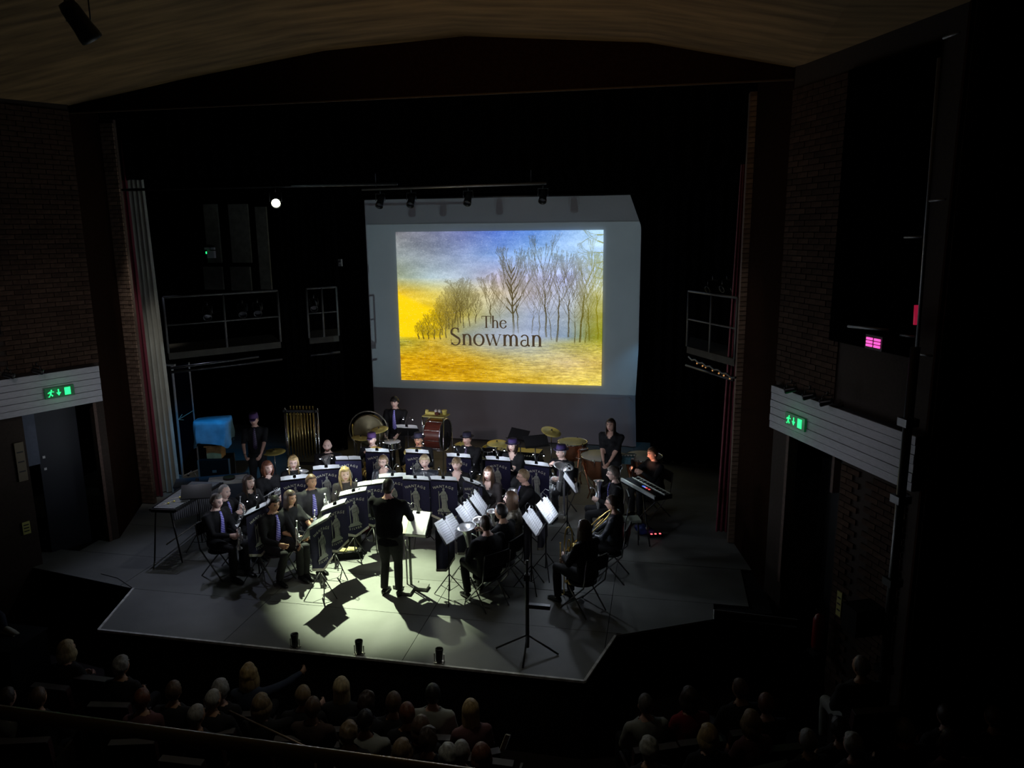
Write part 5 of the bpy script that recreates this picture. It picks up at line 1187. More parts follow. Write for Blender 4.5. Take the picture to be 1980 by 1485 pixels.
drum(757, 853, 1.0, .18, .15, chrome, headw, 'chrome snare drum with white head before the standing young man', 'snare_drum')
pb = wl_(DR, (0, 0, 0))
for s in (-1, 1):
    st = wl_(DR, (s * .15, -.42, 1.0)); tag(MB().tube([st + Vector((s * .06, .04, .07)), atz(757 + s * 5, 852, 1.015)], [.007, .005], 6).build('drumstick', mat('hickory', (.6, .45, .25), .5), None, True), ('right' if s > 0 else 'left') + ' hand drumstick resting over the chrome snare drum', 'drumstick')
p = atz(788, 832, 1.15); dup(std0, (p.x, p.y + .05, .06), R(0), 'black music stand before the standing drummer, seen from behind', 'thin black music stands of the players'); dup(lmp0, (p.x, p.y + .05, .06), 0, 'twin lamp on the stand before the standing drummer'); dup(sht0, (p.x, p.y + .05, .06), 0, 'sheet music on the stand before the standing drummer')
light('drummer_lamp_light', 'POINT', (p.x - .05, p.y + .10, 1.52), None, 1.6, (.95, .92, 1.0), .02)
# concert bass drum on its cradle, with a tray of small percussion
p = atz(846, 838, 1.02); o = thing('bass_drum', 'red wooden bass drum on a tall cradle before the projection sheet', 'drum', (p.x, p.y, 0), R(-6)); cz = 1.0; r_ = .33
MB().lathe([(r_, -.18), (r_, .18)], (0, 0, cz), (1, 0, 0), 40, cap=False).build('shell', red_sh, o, True)
for s in (-1, 1):
    MB().lathe([(0, s * .182), (r_ * .98, s * .182)], (0, 0, cz), (1, 0, 0), 40, cap=False).build('head', headw if s < 0 else blk, o, True)
    MB().tube([(s * .185, 1.03 * r_ * cos(2 * pi * i / 36), cz + 1.03 * r_ * sin(2 * pi * i / 36)) for i in range(36)], .016, 6, closed=True).build('hoop', chrome, o, True)
    MB().tube([(s * .23, -.30, .02), (s * .23, -.22, 1.42)], .013, 8).tube([(s * .23, .30, .02), (s * .23, .22, 1.0)], .013, 8).build('cradle_post', chrome, o, True)
for k in range(10): a = 2 * pi * k / 10 + .15; MB().tube([(-.2, 1.05 * r_ * cos(a), cz + 1.05 * r_ * sin(a)), (.2, 1.05 * r_ * cos(a), cz + 1.05 * r_ * sin(a))], .008, 6).build('tension_rod', chrome, o, True)
MB().box((0, -.05, 1.425), (.50, .34, .02)).build('tray', mat('yellow_felt', (.55, .48, .16), .9), o)
yb = mat('yellow_block', (.72, .62, .16), .5); base = o.matrix_basis
def on_tray(name, label, cat, mb, m, x, y, sm=True): q = thing(name, label, cat, (p.x + x, p.y + y, 1.436)); mb.build('body', m, q, sm); return q
on_tray('cowbell', 'small yellow cowbell at the left end of the percussion tray', 'cowbell', MB().rings([((0, 0, z), (w_, 0, 0), (0, d, 0)) for z, w_, d in ((0, .05, .035), (.10, .035, .02), (.105, .02, .01))], 8), yb, -.20, -.05)
on_tray('wood_block', 'flat yellow wood block beside the cowbell on the percussion tray', 'wood block', MB().box((0, 0, .03), (.14, .07, .06)).box((0, -.036, .03), (.11, .01, .008)), yb, -.09, -.05, False)
for i, x in enumerate((-.005, .075)): q = on_tray('maraca', ['left', 'right'][i] + ' round white headed maraca on the percussion tray', 'maraca', MB().ball((0, 0, .085), (.032, .032, .036), 12), mat('maraca_white', (.6, .55, .5), .4), x, -.06); MB().tube([(0, 0, .05), (0, -.0, .0)], .01, 6).build('handle', darkwood, q, True)
on_tray('temple_block', 'squat brown temple block between the maracas', 'wood block', MB().ball((0, 0, .035), (.05, .04, .034), 12).box((0, -.035, .03), (.06, .02, .006)), red_sh, .03, -.10)
on_tray('bongo_drum', 'small yellow bongo at the right end of the percussion tray', 'drum', MB().lathe([(0, 0), (.042, 0), (.05, .09), (.056, .092), (.056, .108), (0, .11)], n=18), yb, .18, -.05)
# drum kit
cymbal(961, 856, 1.10, .20, (6, 0), 'large yellow cymbal right of the tall man in trilby'); cymbal(984, 861, 1.02, .15, (5, 4), 'yellow cymbal half hidden behind the young woman in the trilby')
cymbal(893, 857, .98, .17, (4, -10), 'yellow cymbal peeping out left of the tall man in trilby')
drum(945, 866, .92, .13, .18, blk, blk, 'black rack tom of the drum kit', 'tom_drum', tilt=20); drum(978, 867, .70, .17, .2, blk, heady, 'black tom with pale yellow head behind the young woman', 'tom_drum')
drum(934, 882, .60, .20, .35, blk, heady, 'black floor tom with yellow head right of the tall man', 'tom_drum'); drum(921, 868, .8, .13, .16, blk, heady, 'small tom of the drum kit beside the rack tom', 'tom_drum')
cymbal(1066, 834, 1.35, .20, (12, 16), 'tilted yellow cymbal high on a chrome stand, left of the timpani')
# timpani
def timpano(px, py, r_, z, label, hm):
    p = atz(px, py, z); o = thing('timpano', label, 'timpani', (p.x, p.y, 0), 0)
    MB().lathe([(.02, z - .52 * r_ / .35), (r_ * .55, z - .46 * r_ / .35), (r_ * .85, z - .30 * r_ / .35), (r_ * .97, z - .10), (r_ * .98, z - .02)], n=36, cap=False).build('bowl', copper, o, True)
    MB().lathe([(0, z), (r_ * .97, z), (r_ * 1.0, z - .012)], n=36, cap=False).build('head', hm, o, True)
    MB().tube([(r_ * 1.03 * cos(2 * pi * i / 40), r_ * 1.03 * sin(2 * pi * i / 40), z - .012) for i in range(40)], .012, 6, closed=True).build('hoop', chrome, o, True)
    for k in range(6):
        a = 2 * pi * k / 6 + .3; MB().tube([(r_ * 1.05 * cos(a), r_ * 1.05 * sin(a), z + .015), (r_ * 1.05 * cos(a), r_ * 1.05 * sin(a), z - .12)], .008, 6).build('tension_rod', chrome, o, True)
    for k in range(4): a = 2 * pi * k / 4 + .6; MB().tube([(r_ * 1.04 * cos(a), r_ * 1.04 * sin(a), z - .1), (r_ * .6 * cos(a), r_ * .6 * sin(a), .16), (r_ * .75 * cos(a), r_ * .75 * sin(a), .03)], .014, 6).build('strut', copper, o, True)
    MB().lathe([(0, .02), (r_ * .5, .03), (r_ * .5, .08), (.05, .14), (.03, z - .5 * r_ / .35)], n=20).build('base', blackmetal, o, True); return o
timpano(1107, 853, .29, .98, 'timpano with bright yellow head and tuning marks at the back', heady); timpano(1161, 880, .37, .88, 'large copper timpano with pale head at the front right', mat('timpani_head_pale', (.62, .58, .48), .5))
timpano(1244, 881, .36, .90, 'copper timpano behind the keyboard player at far right', MATS['timpani_head_pale'])
drum(1124, 866, .88, .13, .2, copper, headw, 'small drum with white head between the two left timpani', 'small_drum')
# tray of mallets on blue cloth
p = atz(1203, 878, .98); o = thing('percussion_table', 'small folding table beside the large timpano', 'table', (p.x, p.y, 0), R(-6))
MB().box((0, 0, .95), (.50, .30, .02)).build('table_top', mat('table_grey', (.45, .45, .44), .6), o); [MB().tube([(s * .22, t_ * .12, .94), (s * .22, t_ * .13, .0)], .01, 6).build('leg', blackmetal, o, True) for s in (-1, 1) for t_ in (-1, 1)]
tag(MB().box((p.x, p.y, .967), (.46, .27, .012), R(-6)).box((p.x - .02, p.y - .155, .90), (.40, .012, .13), R(-6)).build('cloth', mat('teal_towel', (.07, .16, .20), .9, var=.4, scale=30)), 'blue green towel folded over the small percussion table', 'towel')
for i in range(6):
    a = R(-50 + 5 * i); c = Vector((p.x - .16 + .05 * i, p.y + .01 * (i % 2), .985)); d = Vector((cos(a), sin(a), 0)) * .16; q = thing('mallet', 'pale felt mallet lying on the blue green towel', 'mallet', c, 0, 'mallets on the blue green towel')
    MB().tube([-d, d], .006, 6).build('shaft', mat('pale_maple', (.62, .55, .42), .5), q, True); MB().ball(d, (.018, .018, .016), 8).build('head', headw, q, True)
# amplifier on case
p = atz(1022, 868, .86); o = thing('amplifier', 'black amplifier with a row of pale knobs behind the young woman', 'amplifier', (p.x, p.y, 0), R(-5)); MB().box((0, 0, .30), (.55, .36, .60)).build('speaker_case', blackm, o); MB().box((0, 0, .72), (.52, .30, .22)).build('head_unit', blk, o)
for k in range(8): MB().lathe([(.014, 0), (.012, .02), (0, .021)], (-.19 + .05 * k, -.15, .76), (0, -1, 0), 10, cap=False).build('knob', mat('knob_cream', (.7, .65, .45), .4), o, True)
for k, (px, py, lab) in enumerate([(1004, 834, 'black music stand turned away, behind the purple trilby'), (1036, 846, 'black music stand tilted edge on, left of the tilted cymbal')]):
    p = atz(px, py, 1.3); dup(std0, (p.x, p.y, .2), R(150 + 60 * k), lab, 'thin black music stands of the players')
# keyboard
k0 = atz(1203, 926, .93); k1 = atz(1268, 962, .93); d = (k1 - k0); ang = math.atan2(d.y, d.x); c = (k0 + k1) / 2; nrm = Vector((-sin(ang), cos(ang), 0)); c = c + nrm * .15
L = d.length; o = thing('keyboard', 'silver edged electronic keyboard on a stand at far right', 'keyboard', (c.x, c.y, 0), ang)
MB().box((0, 0, .90), (L, .34, .07)).build('case', blk, o); MB().box((0, -.165, .925), (L, .03, .055)).build('rear_panel', mat('silver_panel', (.55, .58, .58), .35, .3), o)
for i in range(36): MB().box((-L * .46 + L * .92 * i / 35, .10, .943), (L * .92 / 35 * .86, .12, .012)).build('key', mat('key_white', (.75, .78, .72), .4), o)
for i in range(36):
    if i % 7 not in (2, 6): MB().box((-L * .46 + L * .92 * (i + .5) / 35, .075, .953), (L * .012, .07, .012)).build('black_key', blackm, o)
for i, (x, col) in enumerate(((-.02, (.1, .2, 1)), (.03, (.2, .3, 1)), (.08, (1, .1, .1)), (.16, (1, .1, .1)))): MB().box((x, -.04, .938), (.035, .03, .006)).build('lit_button', mat('button_%d' % i, col, .4, emit=.8, ecol=col), o)
for s in (-1, 1): MB().tube([(s * L * .36, -.14, .02), (-s * L * .30, .12, .86)], .014, 6).build('stand_leg', blackmetal, o, True)
MB().box((0, -.10, .86), (L * .8, .04, .03)).box((0, .10, .86), (L * .8, .04, .03)).build('stand_rail', blackmetal, o)
kl = atz(1200, 901, 1.25); o2 = thing('desk_lamp', 'small bright lamp on a thin arm at the left end of the keyboard', 'lamp', (kl.x, kl.y, .93)); MB().tube([(0, 0, -.0), (-.02, 0, .2), (0, 0, .32)], .006, 6).build('arm', blackmetal, o2, True); MB().lathe([(.01, .04), (.03, 0), (.032, -.03)], (0, 0, .30), (.3, -.3, 1), 12, cap=False).build('shade', blackm, o2, True); MB().ball((0, 0, .29), .020, 10).build('bulb', bulb_m, o2, True)
light('keyboard_lamp_light', 'POINT', (kl.x + .05, kl.y + .05, 1.16), None, 2.2, (.8, .95, 1), .03); light('keyboard_player_light', 'SPOT', wl_(KBP, (0, -.55, .95)), wl_(KBP, (0, -.05, 1.2)), 12, (1, .45, .28), .06, 70, .8)  # keyboard player's face gets a warm spot without any fitting
# ------------------------------------------------------------------ left side: vibraphone, table, draped stack, black flat
A_ = Vector((-7.93, 10.22, 0)); B_ = Vector((-7.93, 11.30, 0)); o = thing('vibraphone', 'vibraphone with grey bars and hanging resonator tubes at far left', 'vibraphone', (-7.78, 10.75, 0), R(-90 + 4))
for i in range(24):
    t = i / 23; x = -.62 + 1.24 * t; w_ = .52 - .16 * t
    MB().box((x, 0, .90), (.042, w_, .014)).build('bar', mat('aluminium_bar', (.42, .44, .46), .35, .6), o)
    L = .42 - .26 * t; MB().lathe([(0, -L), (.019, -L), (.019, 0)], (x, w_ / 2 - .03, .86), (0, 0, 1), 10, cap=False).build('resonator', mat('resonator_grey', (.42, .42, .46), .35, .5), o, True)
for s in (-1, 1):
    MB().poly([(-.68, s * .29, .86), (.68, s * .21, .86), (.68, s * .21, .90), (-.68, s * .29, .90)], (0, .02 * s, 0)).build('side_rail', blackmetal, o); e = s * .67; MB().box((e, 0, .87), (.03, .56 if s < 0 else .40, .05)).build('end_rail', blackmetal, o)
    for t_ in (-1, 1): MB().tube([(e, t_ * (.2 if s < 0 else .13), .84), (e, t_ * .24, .0)], .014, 6).build('leg', blackmetal, o, True)
MB().tube([(-.67, .0, .3), (.67, .0, .3)], .012, 6).build('crossbar', MATS['bar_steel'], o, True)
for i, (px, py) in enumerate([(357, 952), (344, 962), (333, 970), (322, 974)]): q = atz(px, py, .925); m_ = thing('vibraphone_mallet', 'yellow wound mallet lying on the vibraphone bars', 'mallet', q, .5 + .2 * i, 'yellow mallets on the vibraphone'); MB().tube([(-.16, 0, 0), (.02, 0, 0)], .004, 5).build('shaft', MATS['pale_maple'], m_, True); MB().ball((.03, 0, .0), (.02, .018, .016), 8).build('head', yb, m_, True)
p = atz(380, 948, 1.05); st = dup(std0, (p.x, p.y, -.0), R(200), 'broad black music stand leaning over the far end of the vibraphone', 'thin black music stands of the players')
dup(lmp1, (p.x, p.y, 0), R(200), 'single lamp glowing on the stand over the vibraphone'); light('vibraphone_fill_light', 'POINT', (-7.55, 10.35, 1.75), None, 7, (.85, .88, 1), .03)  # fill added above the bars, apart from the stand lamp
p = atz(440, 926, .80); o = thing('trap_table', 'white topped percussion table behind the grey haired men at left', 'table', (p.x, p.y, 0), R(28)); MB().box((0, 0, .78), (.66, .42, .03)).build('table_top', mat('white_towel', (.55, .56, .52), .8, var=.15, scale=12), o)
for s in (-1, 1):
    for t_ in (-1, 1): MB().tube([(s * .28, t_ * .17, .77), (s * .28, t_ * .17, .0)], .012, 6).build('leg', blackmetal, o, True)
tag(MB().poly([(-.14, -.1, .80), (.15, -.08, .80), (.16, .1, .81), (-.12, .08, .80)], (0, 0, .004)).xf(Matrix.Translation((p.x + .15, p.y + .12, 0))).build('paper_sheet', paper), 'loose white paper on the percussion table at left', 'paper')
q = thing('tambourine', 'dark tambourine lying on the white topped table', 'tambourine', (p.x + .02, p.y + .02, .797)); MB().lathe([(.10, 0), (.105, 0), (.105, .04), (.10, .04), (.10, 0)], n=24, cap=False).build('frame', darkwood, q, True); MB().lathe([(0, .038), (.1, .038)], n=24, cap=False).build('skin', mat('green_skin', (.05, .09, .04), .6), q)
# draped stack, lit blue
bx, by = atz(414, 838, 1.10)[:2]; drp = mat('blue_grey_drape', (.16, .34, .46), .6, var=.25, scale=5, bump=.5)
o = thing('flight_case', 'black flight case under the blue lit draped box in the left wing', 'case', (bx, by, 0), R(20)); MB().box((0, 0, .30), (.62, .5, .58)).build('body', blackm, o)
for e in ((-1, -1), (1, -1), (1, 1), (-1, 1)): MB().box((e[0] * .305, e[1] * .245, .30), (.03, .03, .60)).build('edge_trim', MATS['bar_steel'], o)
MB().box((0, -.255, .35), (.08, .02, .05)).build('latch', MATS['bar_steel'], o)
o = thing('cardboard_box', 'open brown cardboard box with torn flaps under the draped box', 'box', (bx + .02, by - .02, .601), R(14)); cbm = mat('cardboard', (.50, .30, .12), .9, var=.3, scale=8)
MB().box((0, 0, .13), (.30, .28, .26)).build('body', cbm, o); MB().box((-.10, -.16, .29), (.16, .10, .006), Matrix.Rotation(.7, 3, 'X')).build('flap', cbm, o); MB().box((.10, -.16, .30), (.12, .10, .006), Matrix.Rotation(1.0, 3, 'X')).build('flap', cbm, o)
o = thing('draped_box', 'large box covered with a creased cloth glowing blue in the left wing', 'covered box', (bx, by, .88), R(18))
vs = []; n = 40; rows = 8
for k in range(rows + 1):
    for i in range(n):
        a = 2 * pi * i / n; ca, sa = cos(a), sin(a); sx = math.copysign(abs(ca) ** .35, ca) * .36; sy = math.copysign(abs(sa) ** .35, sa) * .27; t = k / rows
        g = .05 * sin(7 * a + 2 + 2 * t) * t + .045 * sin(12 * a + 4 * t) * t - .03 * sin(5 * a - 6 * t) * t; z = .52 - .50 * t + (.07 * sin(3 * a + 1) * t)
        if k == 0: sx *= .96; sy *= .96; z = .53 + .015 * sin(2 * a)
        vs.append((sx * (1 + g), sy * (1 + g), z))
fs = [(k * n + i, (k + 1) * n + i, (k + 1) * n + (i + 1) % n, k * n + (i + 1) % n) for k in range(rows) for i in range(n)] + [tuple(range(n))]
MB().add(vs, fs).build('cloth', drp, o, True); MB().box((0, 0, .24), (.60, .42, .46)).build('carton', blackm, o)
tag(MB().box((bx - .35, by + .25, .43), (.3, .3, .86), .3).box((bx - .35, by + .25, .875), (.34, .34, .02), .3).build('plinth', blackm), 'black plinth behind the draped box in the left wing', 'plinth')
b = thing('rostrum', 'low rostrum with blue lit front beneath the draped box', 'platform', (bx + .35, by - .75, 0), R(28)); MB().box((0, 0, .17), (1.35, .5, .33)).build('body', mat('rostrum_paint', (.10, .12, .16), .6), b); MB().box((0, 0, .345), (1.38, .53, .025)).build('top_board', mat('rostrum_top', (.05, .06, .08), .6), b)
# black flat with white taped edges and arrow
fa, fb, fc = atz(338, 918, 0), atz(355, 921, 0), atz(386, 908, 0); H_ = 2.45; o = thing('black_flat', 'tall black flat with white taped edges and a chalk arrow in the left wing', 'stage flat'); tape = mat('white_tape', (.42, .42, .44), .7)
fa.z = fb.z = fc.z = 0
MB().poly([fa, fb, fb + Vector((0, 0, H_)), fa + Vector((0, 0, H_))], (0, .03, 0)).build('side_panel', blackm, o); MB().poly([fb, fc, fc + Vector((0, 0, H_)), fb + Vector((0, 0, H_))], (-.03, .02, 0)).build('face_panel', mat('dark_navy_flat', (.003, .004, .008), .9, spec=0), o)
for q, r_ in ((fa, .012), (fb, .026), (fc, .018)): MB().tube([q + Vector((0, -.02, .0)), q + Vector((0, -.02, H_))], r_, 6).build('edge_tape', tape, o)
MB().tube([fa + Vector((0, -.02, .015)), fb + Vector((0, -.02, .015)), fc + Vector((.02, -.02, .015))], .018, 6).build('foot_tape', tape, o); MB().box(fb + Vector((-.05, 0, H_ + .02)), (.22, .06, .04)).build('top_cap', tape, o)
dd = (fc - fb); a0 = fb + dd * .05 + Vector((.02, -.04, 1.28)); a1 = fb + dd * 1.0 + Vector((.02, -.04, 1.38)); MB().tube([a0, a1], .008, 5).tube([a0 + dd * .25 + Vector((0, 0, .09)), a0, a0 + dd * .3 + Vector((0, 0, -.04))], .008, 5).build('arrow', mat('chalk_green', (.35, .5, .45), .8), o, label='thin pale chalk arrow pointing left')
# ------------------------------------------------------------------ loose things on the stage floor
def paperon(px, py, w_, l_, rz, label, m=None): p = atz(px, py, .003); return tag(MB().add([(-w_, -l_, 0), (w_, -l_, 0.004), (w_, l_, 0), (-w_, l_, .006), (0, 0, .008)], [(0, 1, 4), (1, 2, 4), (2, 3, 4), (3, 0, 4)]).xf(Matrix.Translation(p) @ Matrix.Rotation(rz, 4, 'Z')).build('paper_sheet', m or mat('dim_paper', (.22, .2, .2), .8)), label, 'paper')
paperon(1254, 996, .06, .05, .2, 'small paper on the dark floor below the keyboard, left'); paperon(1265, 993, .07, .04, -.3, 'small paper on the dark floor below the keyboard, right'); paperon(1302, 1011, .14, .05, -.5, 'long paper strip on the dark floor right of the keyboard')
p = atz(1222, 1005, .4); o = thing('stool', 'small grey topped stool below the keyboard', 'stool', (p.x, p.y, 0)); MB().box((0, 0, .41), (.26, .24, .04), .3).build('seat', mat('grey_green', (.2, .22, .18), .7), o); [MB().tube([(s * .1, t_ * .09, .39), (s * .12, t_ * .11, 0)], .01, 6).build('leg', blackmetal, o, True) for s in (-1, 1) for t_ in (-1, 1)]
p = atz(1244, 1032, .0); o = thing('blue_bag', 'crumpled blue bag on the floor below the keyboard', 'bag', p); q = MB().ball((0, 0, .08), (.17, .12, .08), 12); q.v = [(a + .03 * sin(30 * c), b + .02 * sin(25 * a), max(0.001, c + .015 * sin(40 * a))) for a, b, c in q.v]; q.build('body', mat('blue_nylon', (.03, .05, .25), .5), o, True); MB().tube([(-.1, 0, .13), (0, -.02, .2), (.1, 0, .13)], .008, 6).build('strap', MATS['blue_nylon'], o, True); MB().ball((.06, -.06, .13), .03, 8).build('white_label', headw, o, True)
p = atz(1267, 1036, .02); o = thing('power_strip', 'power strip with small red lights on the floor below the keyboard', 'power strip', p, .3); MB().box((0, 0, .01), (.26, .07, .05)).build('case', blackm, o); [MB().box((x, -.01, .04), (.03, .03, .01)).build('red_light', mat('red_led', (1, .1, .1), .4, emit=2.5, ecol=(1, .1, .12)), o) for x in (-.07, .0, .08)]
p = atz(672, 1076, 0); o = thing('instrument_case', 'open instrument case with crumpled pale cloth on the floor left of the conductor', 'case', p, R(25)); MB().box((0, 0, .06), (.46, .24, .11)).build('body', blackm, o); MB().box((0, .15, .17), (.46, .04, .20), Matrix.Rotation(-.3, 3, 'X')).build('lid', blackm, o)
cm2 = mat('yellow_cloth', (.40, .36, .16), .9, var=.3, scale=20); q = MB().ball((0, -.02, .12), (.19, .07, .035), 14); q.v = [(a, b + .02 * sin(50 * a), c + .015 * sin(60 * a + 40 * b)) for a, b, c in q.v]; q.build('lining_cloth', cm2, o, True)
p = atz(703, 1024, .0); o = thing('water_bottle', 'clear water bottle glinting on the floor left of the conductor', 'bottle', (p.x, p.y, 0)); MB().lathe([(0, 0), (.032, 0), (.034, .14), (.012, .19), (.012, .205), (0, .206)], n=14).build('body', mat('clear_plastic', (.7, .75, .8), .1, .3), o, True); MB().lathe([(.014, .2), (.014, .225), (0, .226)], n=12).build('cap', headw, o, True)
p = atz(1106, 1098, 0); o = thing('patterned_bag', 'black and white patterned bag on the floor beside the trombonist', 'bag', p, .4); q = MB().box((0, 0, .12), (.34, .14, .24)); q.build('body', mat('black_white_pattern', (.12, .12, .11), .7, var=1.0, scale=14, spec=.3), o); MB().tube([(-.1, 0, .23), (-.05, 0, .34), (.05, 0, .34), (.1, 0, .23)], .008, 6).build('handle', blackm, o, True)
for i, (px, py, lab) in enumerate([(690, 1030, 'dark red instrument case behind the banners left of the conductor'), (650, 1042, 'grey soft case on the floor under the curved banner row')]): p = atz(px, py, 0); o = thing('instrument_case', lab, 'case', p, .3 + i); MB().rings([((x, 0, .12), (0, r_, 0), (0, 0, r_ * 1.1)) for x, r_ in ((-.25, .06), (-.22, .10), (.1, .11), (.25, .09), (.28, .05))], 10).build('body', mat('case_%d' % i, ((.14, .01, .015), (.05, .05, .06))[i], .6), o, True); MB().tube([(-.05, 0, .23), (0, 0, .28), (.06, 0, .23)], .008, 6).build('handle', blackm, o, True)
# ================================================================== AUDIENCE
seatc = mat('dark_red_plush', (.05, .008, .01), .9)
def make_seat():
    t = thing('theatre_seat', '', 'seat'); MB().rings([((0, -.04, z), (w_, 0, 0), (0, d, 0)) for z, w_, d in ((.36, .20, .20), (.38, .22, .22), (.44, .22, .22), (.455, .20, .20))], 14).build('cushion', seatc, t, True)
    MB().box((0, .24, .64), (.48, .07, .50), Matrix.Rotation(-.12, 3, 'X')).build('backrest', seatc, t); MB().box((0, .285, .895), (.48, .085, .02), Matrix.Rotation(-.12, 3, 'X')).build('top_rail', mat('worn_rail', (.10, .09, .09), .4), t)
    for s in (-1, 1): MB().box((s * .25, .06, .30), (.03, .36, .60)).build('arm_frame', darkwood, t)
    return t
seat0 = make_seat()
def seat(m_loc, rz, label, group='theatre seats in the stalls'):
    if 'seat' not in used: used.add('seat'); seat0.location = m_loc; seat0.rotation_euler = (0, 0, rz); seat0['label'] = label; seat0['group'] = group; return
    dup(seat0, m_loc, rz, label, group)
coats = {'dark': mat('dark_coat', (.012, .011, .012), .9), 'light': mat('light_shirt', (.30, .31, .28), .8, var=.15, scale=10), 'red': mat('red_jumper', (.22, .01, .012), .9), 'brown': mat('brown_jumper', (.06, .035, .025), .9), 'blue': mat('blue_top', (.03, .04, .07), .9), 'pink': mat('pink_top', (.16, .07, .075), .9)}
AUD = [(129, 1257, 'bob', LBLOND, 'dark', 1, 'pale haired spectator alone at upper left of the stalls'), (235, 1288, 'curly', GREY, 'dark', 1, 'patterned grey head at left below the stage corner'),
 (74, 1350, 'short', BROWN, 'dark', 0, 'brown haired spectator near the left edge'), (14, 1350, 'short', DBROWN, 'light', 0, 'spectator in pale shirt cut by the left edge'), (275, 1352, 'short', RED, 'pink', 1, 'spectator with reddish hair behind the two empty seat backs'),
 (336, 1337, 'short', BROWN, 'dark', 0, 'brown headed spectator between the reddish and the grey spectators at left'), (426, 1334, 'curly', GREY, 'dark', 1, 'grey curly spectator just behind a pale head at left'), (412, 1353, 'crop', (.34, .33, .30), 'dark', 0, 'spectator with close cropped pale grey head at left'),
 (481, 1304, 'wavy', BLOND, 'blue', 1, 'blonde spectator in the front row reaching her right arm out'), (505, 1363, 'bob', SANDY, 'dark', 1, 'fair bobbed spectator behind the blonde reaching woman'), (586, 1346, 'short', SANDY, 'dark', 0, 'sandy haired spectator right of the outstretched arm'), (605, 1369, 'short', BROWN, 'brown', 0, 'brown haired spectator in the second row below the outstretched arm'),
 (660, 1330, 'long', LBLOND, 'dark', 1, 'spectator with long white blonde hair in the front row centre'), (380, 1384, 'short', (.3, .28, .26), 'dark', 0, 'small grey head low in the left stalls'), (675, 1418, 'curly', SANDY, 'dark', 1, 'fair head close to the balcony rail'), 
 (709, 1361, 'tousled', DBROWN, 'dark', 0, 'dark haired spectator right of the white blonde woman'), (761, 1359, 'short', BROWN, 'dark', 0, 'brown head two places right of the white blonde woman'), (787, 1380, 'short', RED, 'dark', 1, 'small auburn head before the man in pale shirt'),
 (837, 1343, 'short', BLACKH, 'light', 0, 'dark haired man in pale shirt in the central stalls'), (910, 1374, 'long', BLOND, 'pink', 1, 'spectator with long fair hair and pinkish top beside the pale shirted man'), (706, 1394, 'short', BLACKH, 'light', 0, 'broad dark haired man in pale shirt near the balcony rail'),
 (814, 1407, 'bob', BROWN, 'dark', 1, 'brown bobbed head behind the man in pale shirt'), (828, 1432, 'tousled', DBROWN, 'dark', 0, 'dark tousled head third row centre'), (866, 1462, 'curly', (.36, .36, .33), 'light', 1, 'curly grey spectator at the bottom centre'), (892, 1455, 'short', GREY, 'dark', 0, 'darker grey head right of the curly grey one at bottom centre'), (931, 1462, 'bob', RED, 'pink', 1, 'spectator in pink top at the bottom centre right'), (777, 1453, 'bob', SANDY, 'dark', 1, 'fair head at the bottom above the balcony rail'),
 (1248, 1362, 'crop', (.10, .09, .08), 'light', 0, 'tall man with cropped head and pale shirt in the right stalls'), (1255, 1449, 'curly', (.33, .32, .28), 'dark', 1, 'curly grey spectator behind the tall pale shirted man'), (1333, 1350, 'bob', DBROWN, 'red', 1, 'spectator in bright red jumper right of the tall man'), (1370, 1424, 'bob', BLOND, 'dark', 1, 'fair bobbed spectator behind the red jumper'),
 (1431, 1333, 'short', BROWN, 'dark', 0, 'faint brown head in the front row of the right stalls'), (1453, 1396, 'bob', SANDY, 'pink', 1, 'fair haired spectator in the middle of the right stalls'), (1481, 1362, 'short', RED, 'dark', 0, 'auburn head in the front of the right stalls'), (1562, 1433, 'short', GREY, 'dark', 0, 'grey head in dark coat, right stalls third row'), (1624, 1412, 'tousled', BLACKH, 'dark', 0, 'dark tousled head before the grey curly pair'), (1649, 1441, 'curly', (.34, .33, .29), 'dark', 1, 'grey curly spectator at the bottom right'),
 (1665, 1289, 'thin', (.2, .18, .16), 'dark', 0, 'large balding man seated by the right wall with pale trousers'), (1748, 1413, 'curly', GREY, 'dark', 0, 'greyish curly head right of the large balding man'), (1828, 1384, 'short', DBROWN, 'dark', 0, 'slim dark head seen in profile near the right edge'), (1836, 1436, 'bob', DBROWN, 'pink', 1, 'spectator with pale hands near the right edge'), (1921, 1387, 'short', BROWN, 'dark', 0, 'faint head at the far right edge of the stalls')]
for i, (px, py, hs, hc_, coat, fem, lab) in enumerate(AUD):
    yaw_ = 180 + (8 if px < 900 else 20) + ((i * 37) % 15 - 7)
    hd = ((.12, -.34, .66), (-.52, -.42, .98)) if 'reaching' in lab else 'lap'
    p = person(lab, px, py, yaw_, hair=(hs, hc_), skin=skin2 if i % 3 else skin1, shirt=coats[coat], fem=bool(fem), hands=hd, zfloor=-.55 if lab.startswith('large') else -1.05, key='aud%d' % fem, voxel=.03, w_=1.15 if 'large' in lab or 'broad' in lab else 1.0, group=None, hyaw=(i * 29) % 25 - 12, trousers=coats['light'] if 'pale trousers' in lab else trouser_m, shoes=False)
    if lab.startswith('large'): tag(MB().box((p.location.x, p.location.y, -.80), (1.1, 1.3, .48), p.rotation_euler.z).box((p.location.x, p.location.y, -.556), (1.14, 1.34, .01), p.rotation_euler.z).build('side_platform', blackm), 'low dark platform under the large balding man by the right wall', 'platform')
    m = p.matrix_basis; seat((p.location.x, p.location.y, p.location.z), p.rotation_euler.z, 'theatre seat under the ' + ' '.join(lab.split()[:12]), 'occupied theatre seats in the stalls')
for i, (px, py) in enumerate([(136, 1306), (200, 1313)]):
    p = atz(px, py, -.15); seat((p.x, p.y + .28, -1.05), pi, ['left', 'right'][i] + ' of two empty seat backs with pale top rail at left of the stalls', 'empty seats at the left of the stalls')
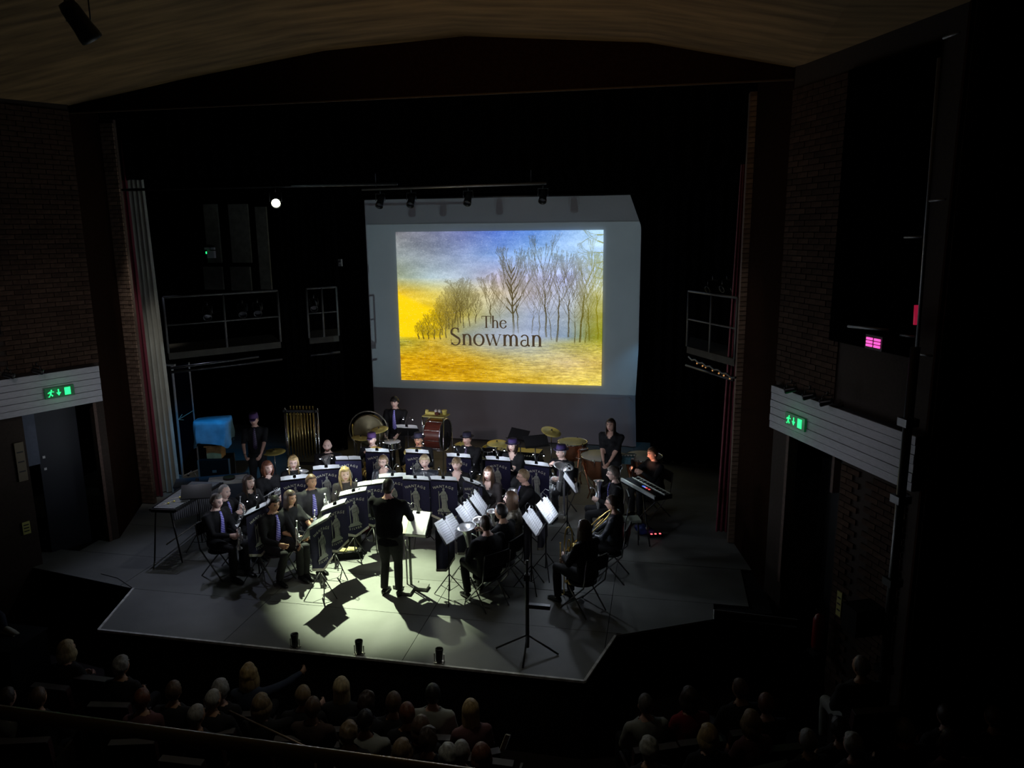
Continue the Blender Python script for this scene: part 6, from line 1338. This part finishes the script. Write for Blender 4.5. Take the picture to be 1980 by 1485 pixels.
# foot of a spectator sitting on the ledge at far left
p = atz(16, 1224, .0); o = thing('trainer_shoe', 'pale trainer and jeans cuff sticking out at the left edge', 'shoe', p, R(80)); MB().rings([((0, y, z), (w_, 0, 0), (0, 0, h)) for y, z, w_, h in ((.10, .05, .02, .04), (.07, .05, .038, .05), (0, .045, .042, .045), (-.10, .03, .045, .03), (-.17, .025, .03, .018))], 10).build('upper', mat('pale_canvas', (.42, .42, .36), .8), o, True); MB().box((0, -.03, .008), (.085, .26, .016)).build('sole', headw, o); MB().tube([(0, .07, .06), (0, .10, .22), (.0, .32, .30)], [.05, .055, .07], 10).build('jeans_leg', coats['blue'], o, True)
tag(MB().box((p.x - .2, p.y - .1, -.53), (1.2, .6, 1.04)).box((p.x - .2, p.y - .1, -.005), (1.26, .64, .012)).build('side_ledge', blackm), 'dark ledge at the left edge carrying the pale trainer', 'ledge')
p = atz(976, 1436, -.1); o = thing('programme', 'pale folded programme standing on a seat arm in the aisle gap', 'programme', p, .3); MB().box((0, 0, 0), (.05, .012, .19), Matrix.Rotation(.35, 3, 'Y')).build('cover', mat('cream_card', (.55, .5, .36), .8), o); MB().box((.012, .012, 0), (.05, .004, .185), Matrix.Rotation(.35, 3, 'Y')).build('page', paper, o)
seat((p.x - .1, p.y + .05, -1.05), pi, 'empty theatre seat holding the pale programme', 'empty seats at the left of the stalls')
# sloping handrail in the stalls and balcony front with brass rail
a = atz(395, 1352, -.2); b = atz(608, 1452, .35); o = thing('stair_handrail', 'thin sloping handrail running down through the left stalls', 'handrail'); MB().tube([a, b], .012, 8).build('rail', mat('rail_bronze', (.20, .14, .09), .4, .5), o, True); MB().tube([b, (b.x, b.y, -1.05)], .012, 8).build('post', MATS['rail_bronze'], o, True); MB().tube([a, (a.x, a.y, -1.05)], .012, 8).build('post', MATS['rail_bronze'], o, True)
o = thing('balcony_rail', 'thick pale brass rail along the balcony front at the bottom', 'rail'); ra, rb = aty(200, 1402, 2.0), aty(790, 1487, 2.0)
ra.x -= 2.5; MB().tube([(ra.x, 2.0, ra.z), (rb.x + 3.5, 2.0, rb.z)], .024, 12).build('tube', mat('rail_brass', (.42, .36, .22), .35, .4), o, True)
for x in (-4.2, -3.0, 1.0, 2.4): MB().tube([(x, 2.0, ra.z), (x, 2.0, 2.9)], .016, 8).build('post', MATS['rail_brass'], o, True)
struct('wall_balcony_front', MB().box((-1, 1.95, 2.6), (9, .12, .6)).box((-1, 1.0, 2.35), (9, 2, .1)), mat('balcony_paint', (.02, .01, .008), .9))

p = wp('L', 1.9, 2.38, .12); o = thing('wall_lamp', 'pale rounded wall lamp cut by the left edge below the fascia', 'wall lamp', p); MB().ball((0, 0, 0), (.10, .10, .12), 14).build('shade', headw, o, True); MB().box(NL * -.07, (.08, .08, .05), math.atan2(NL.y, NL.x)).build('bracket', blackmetal, o)
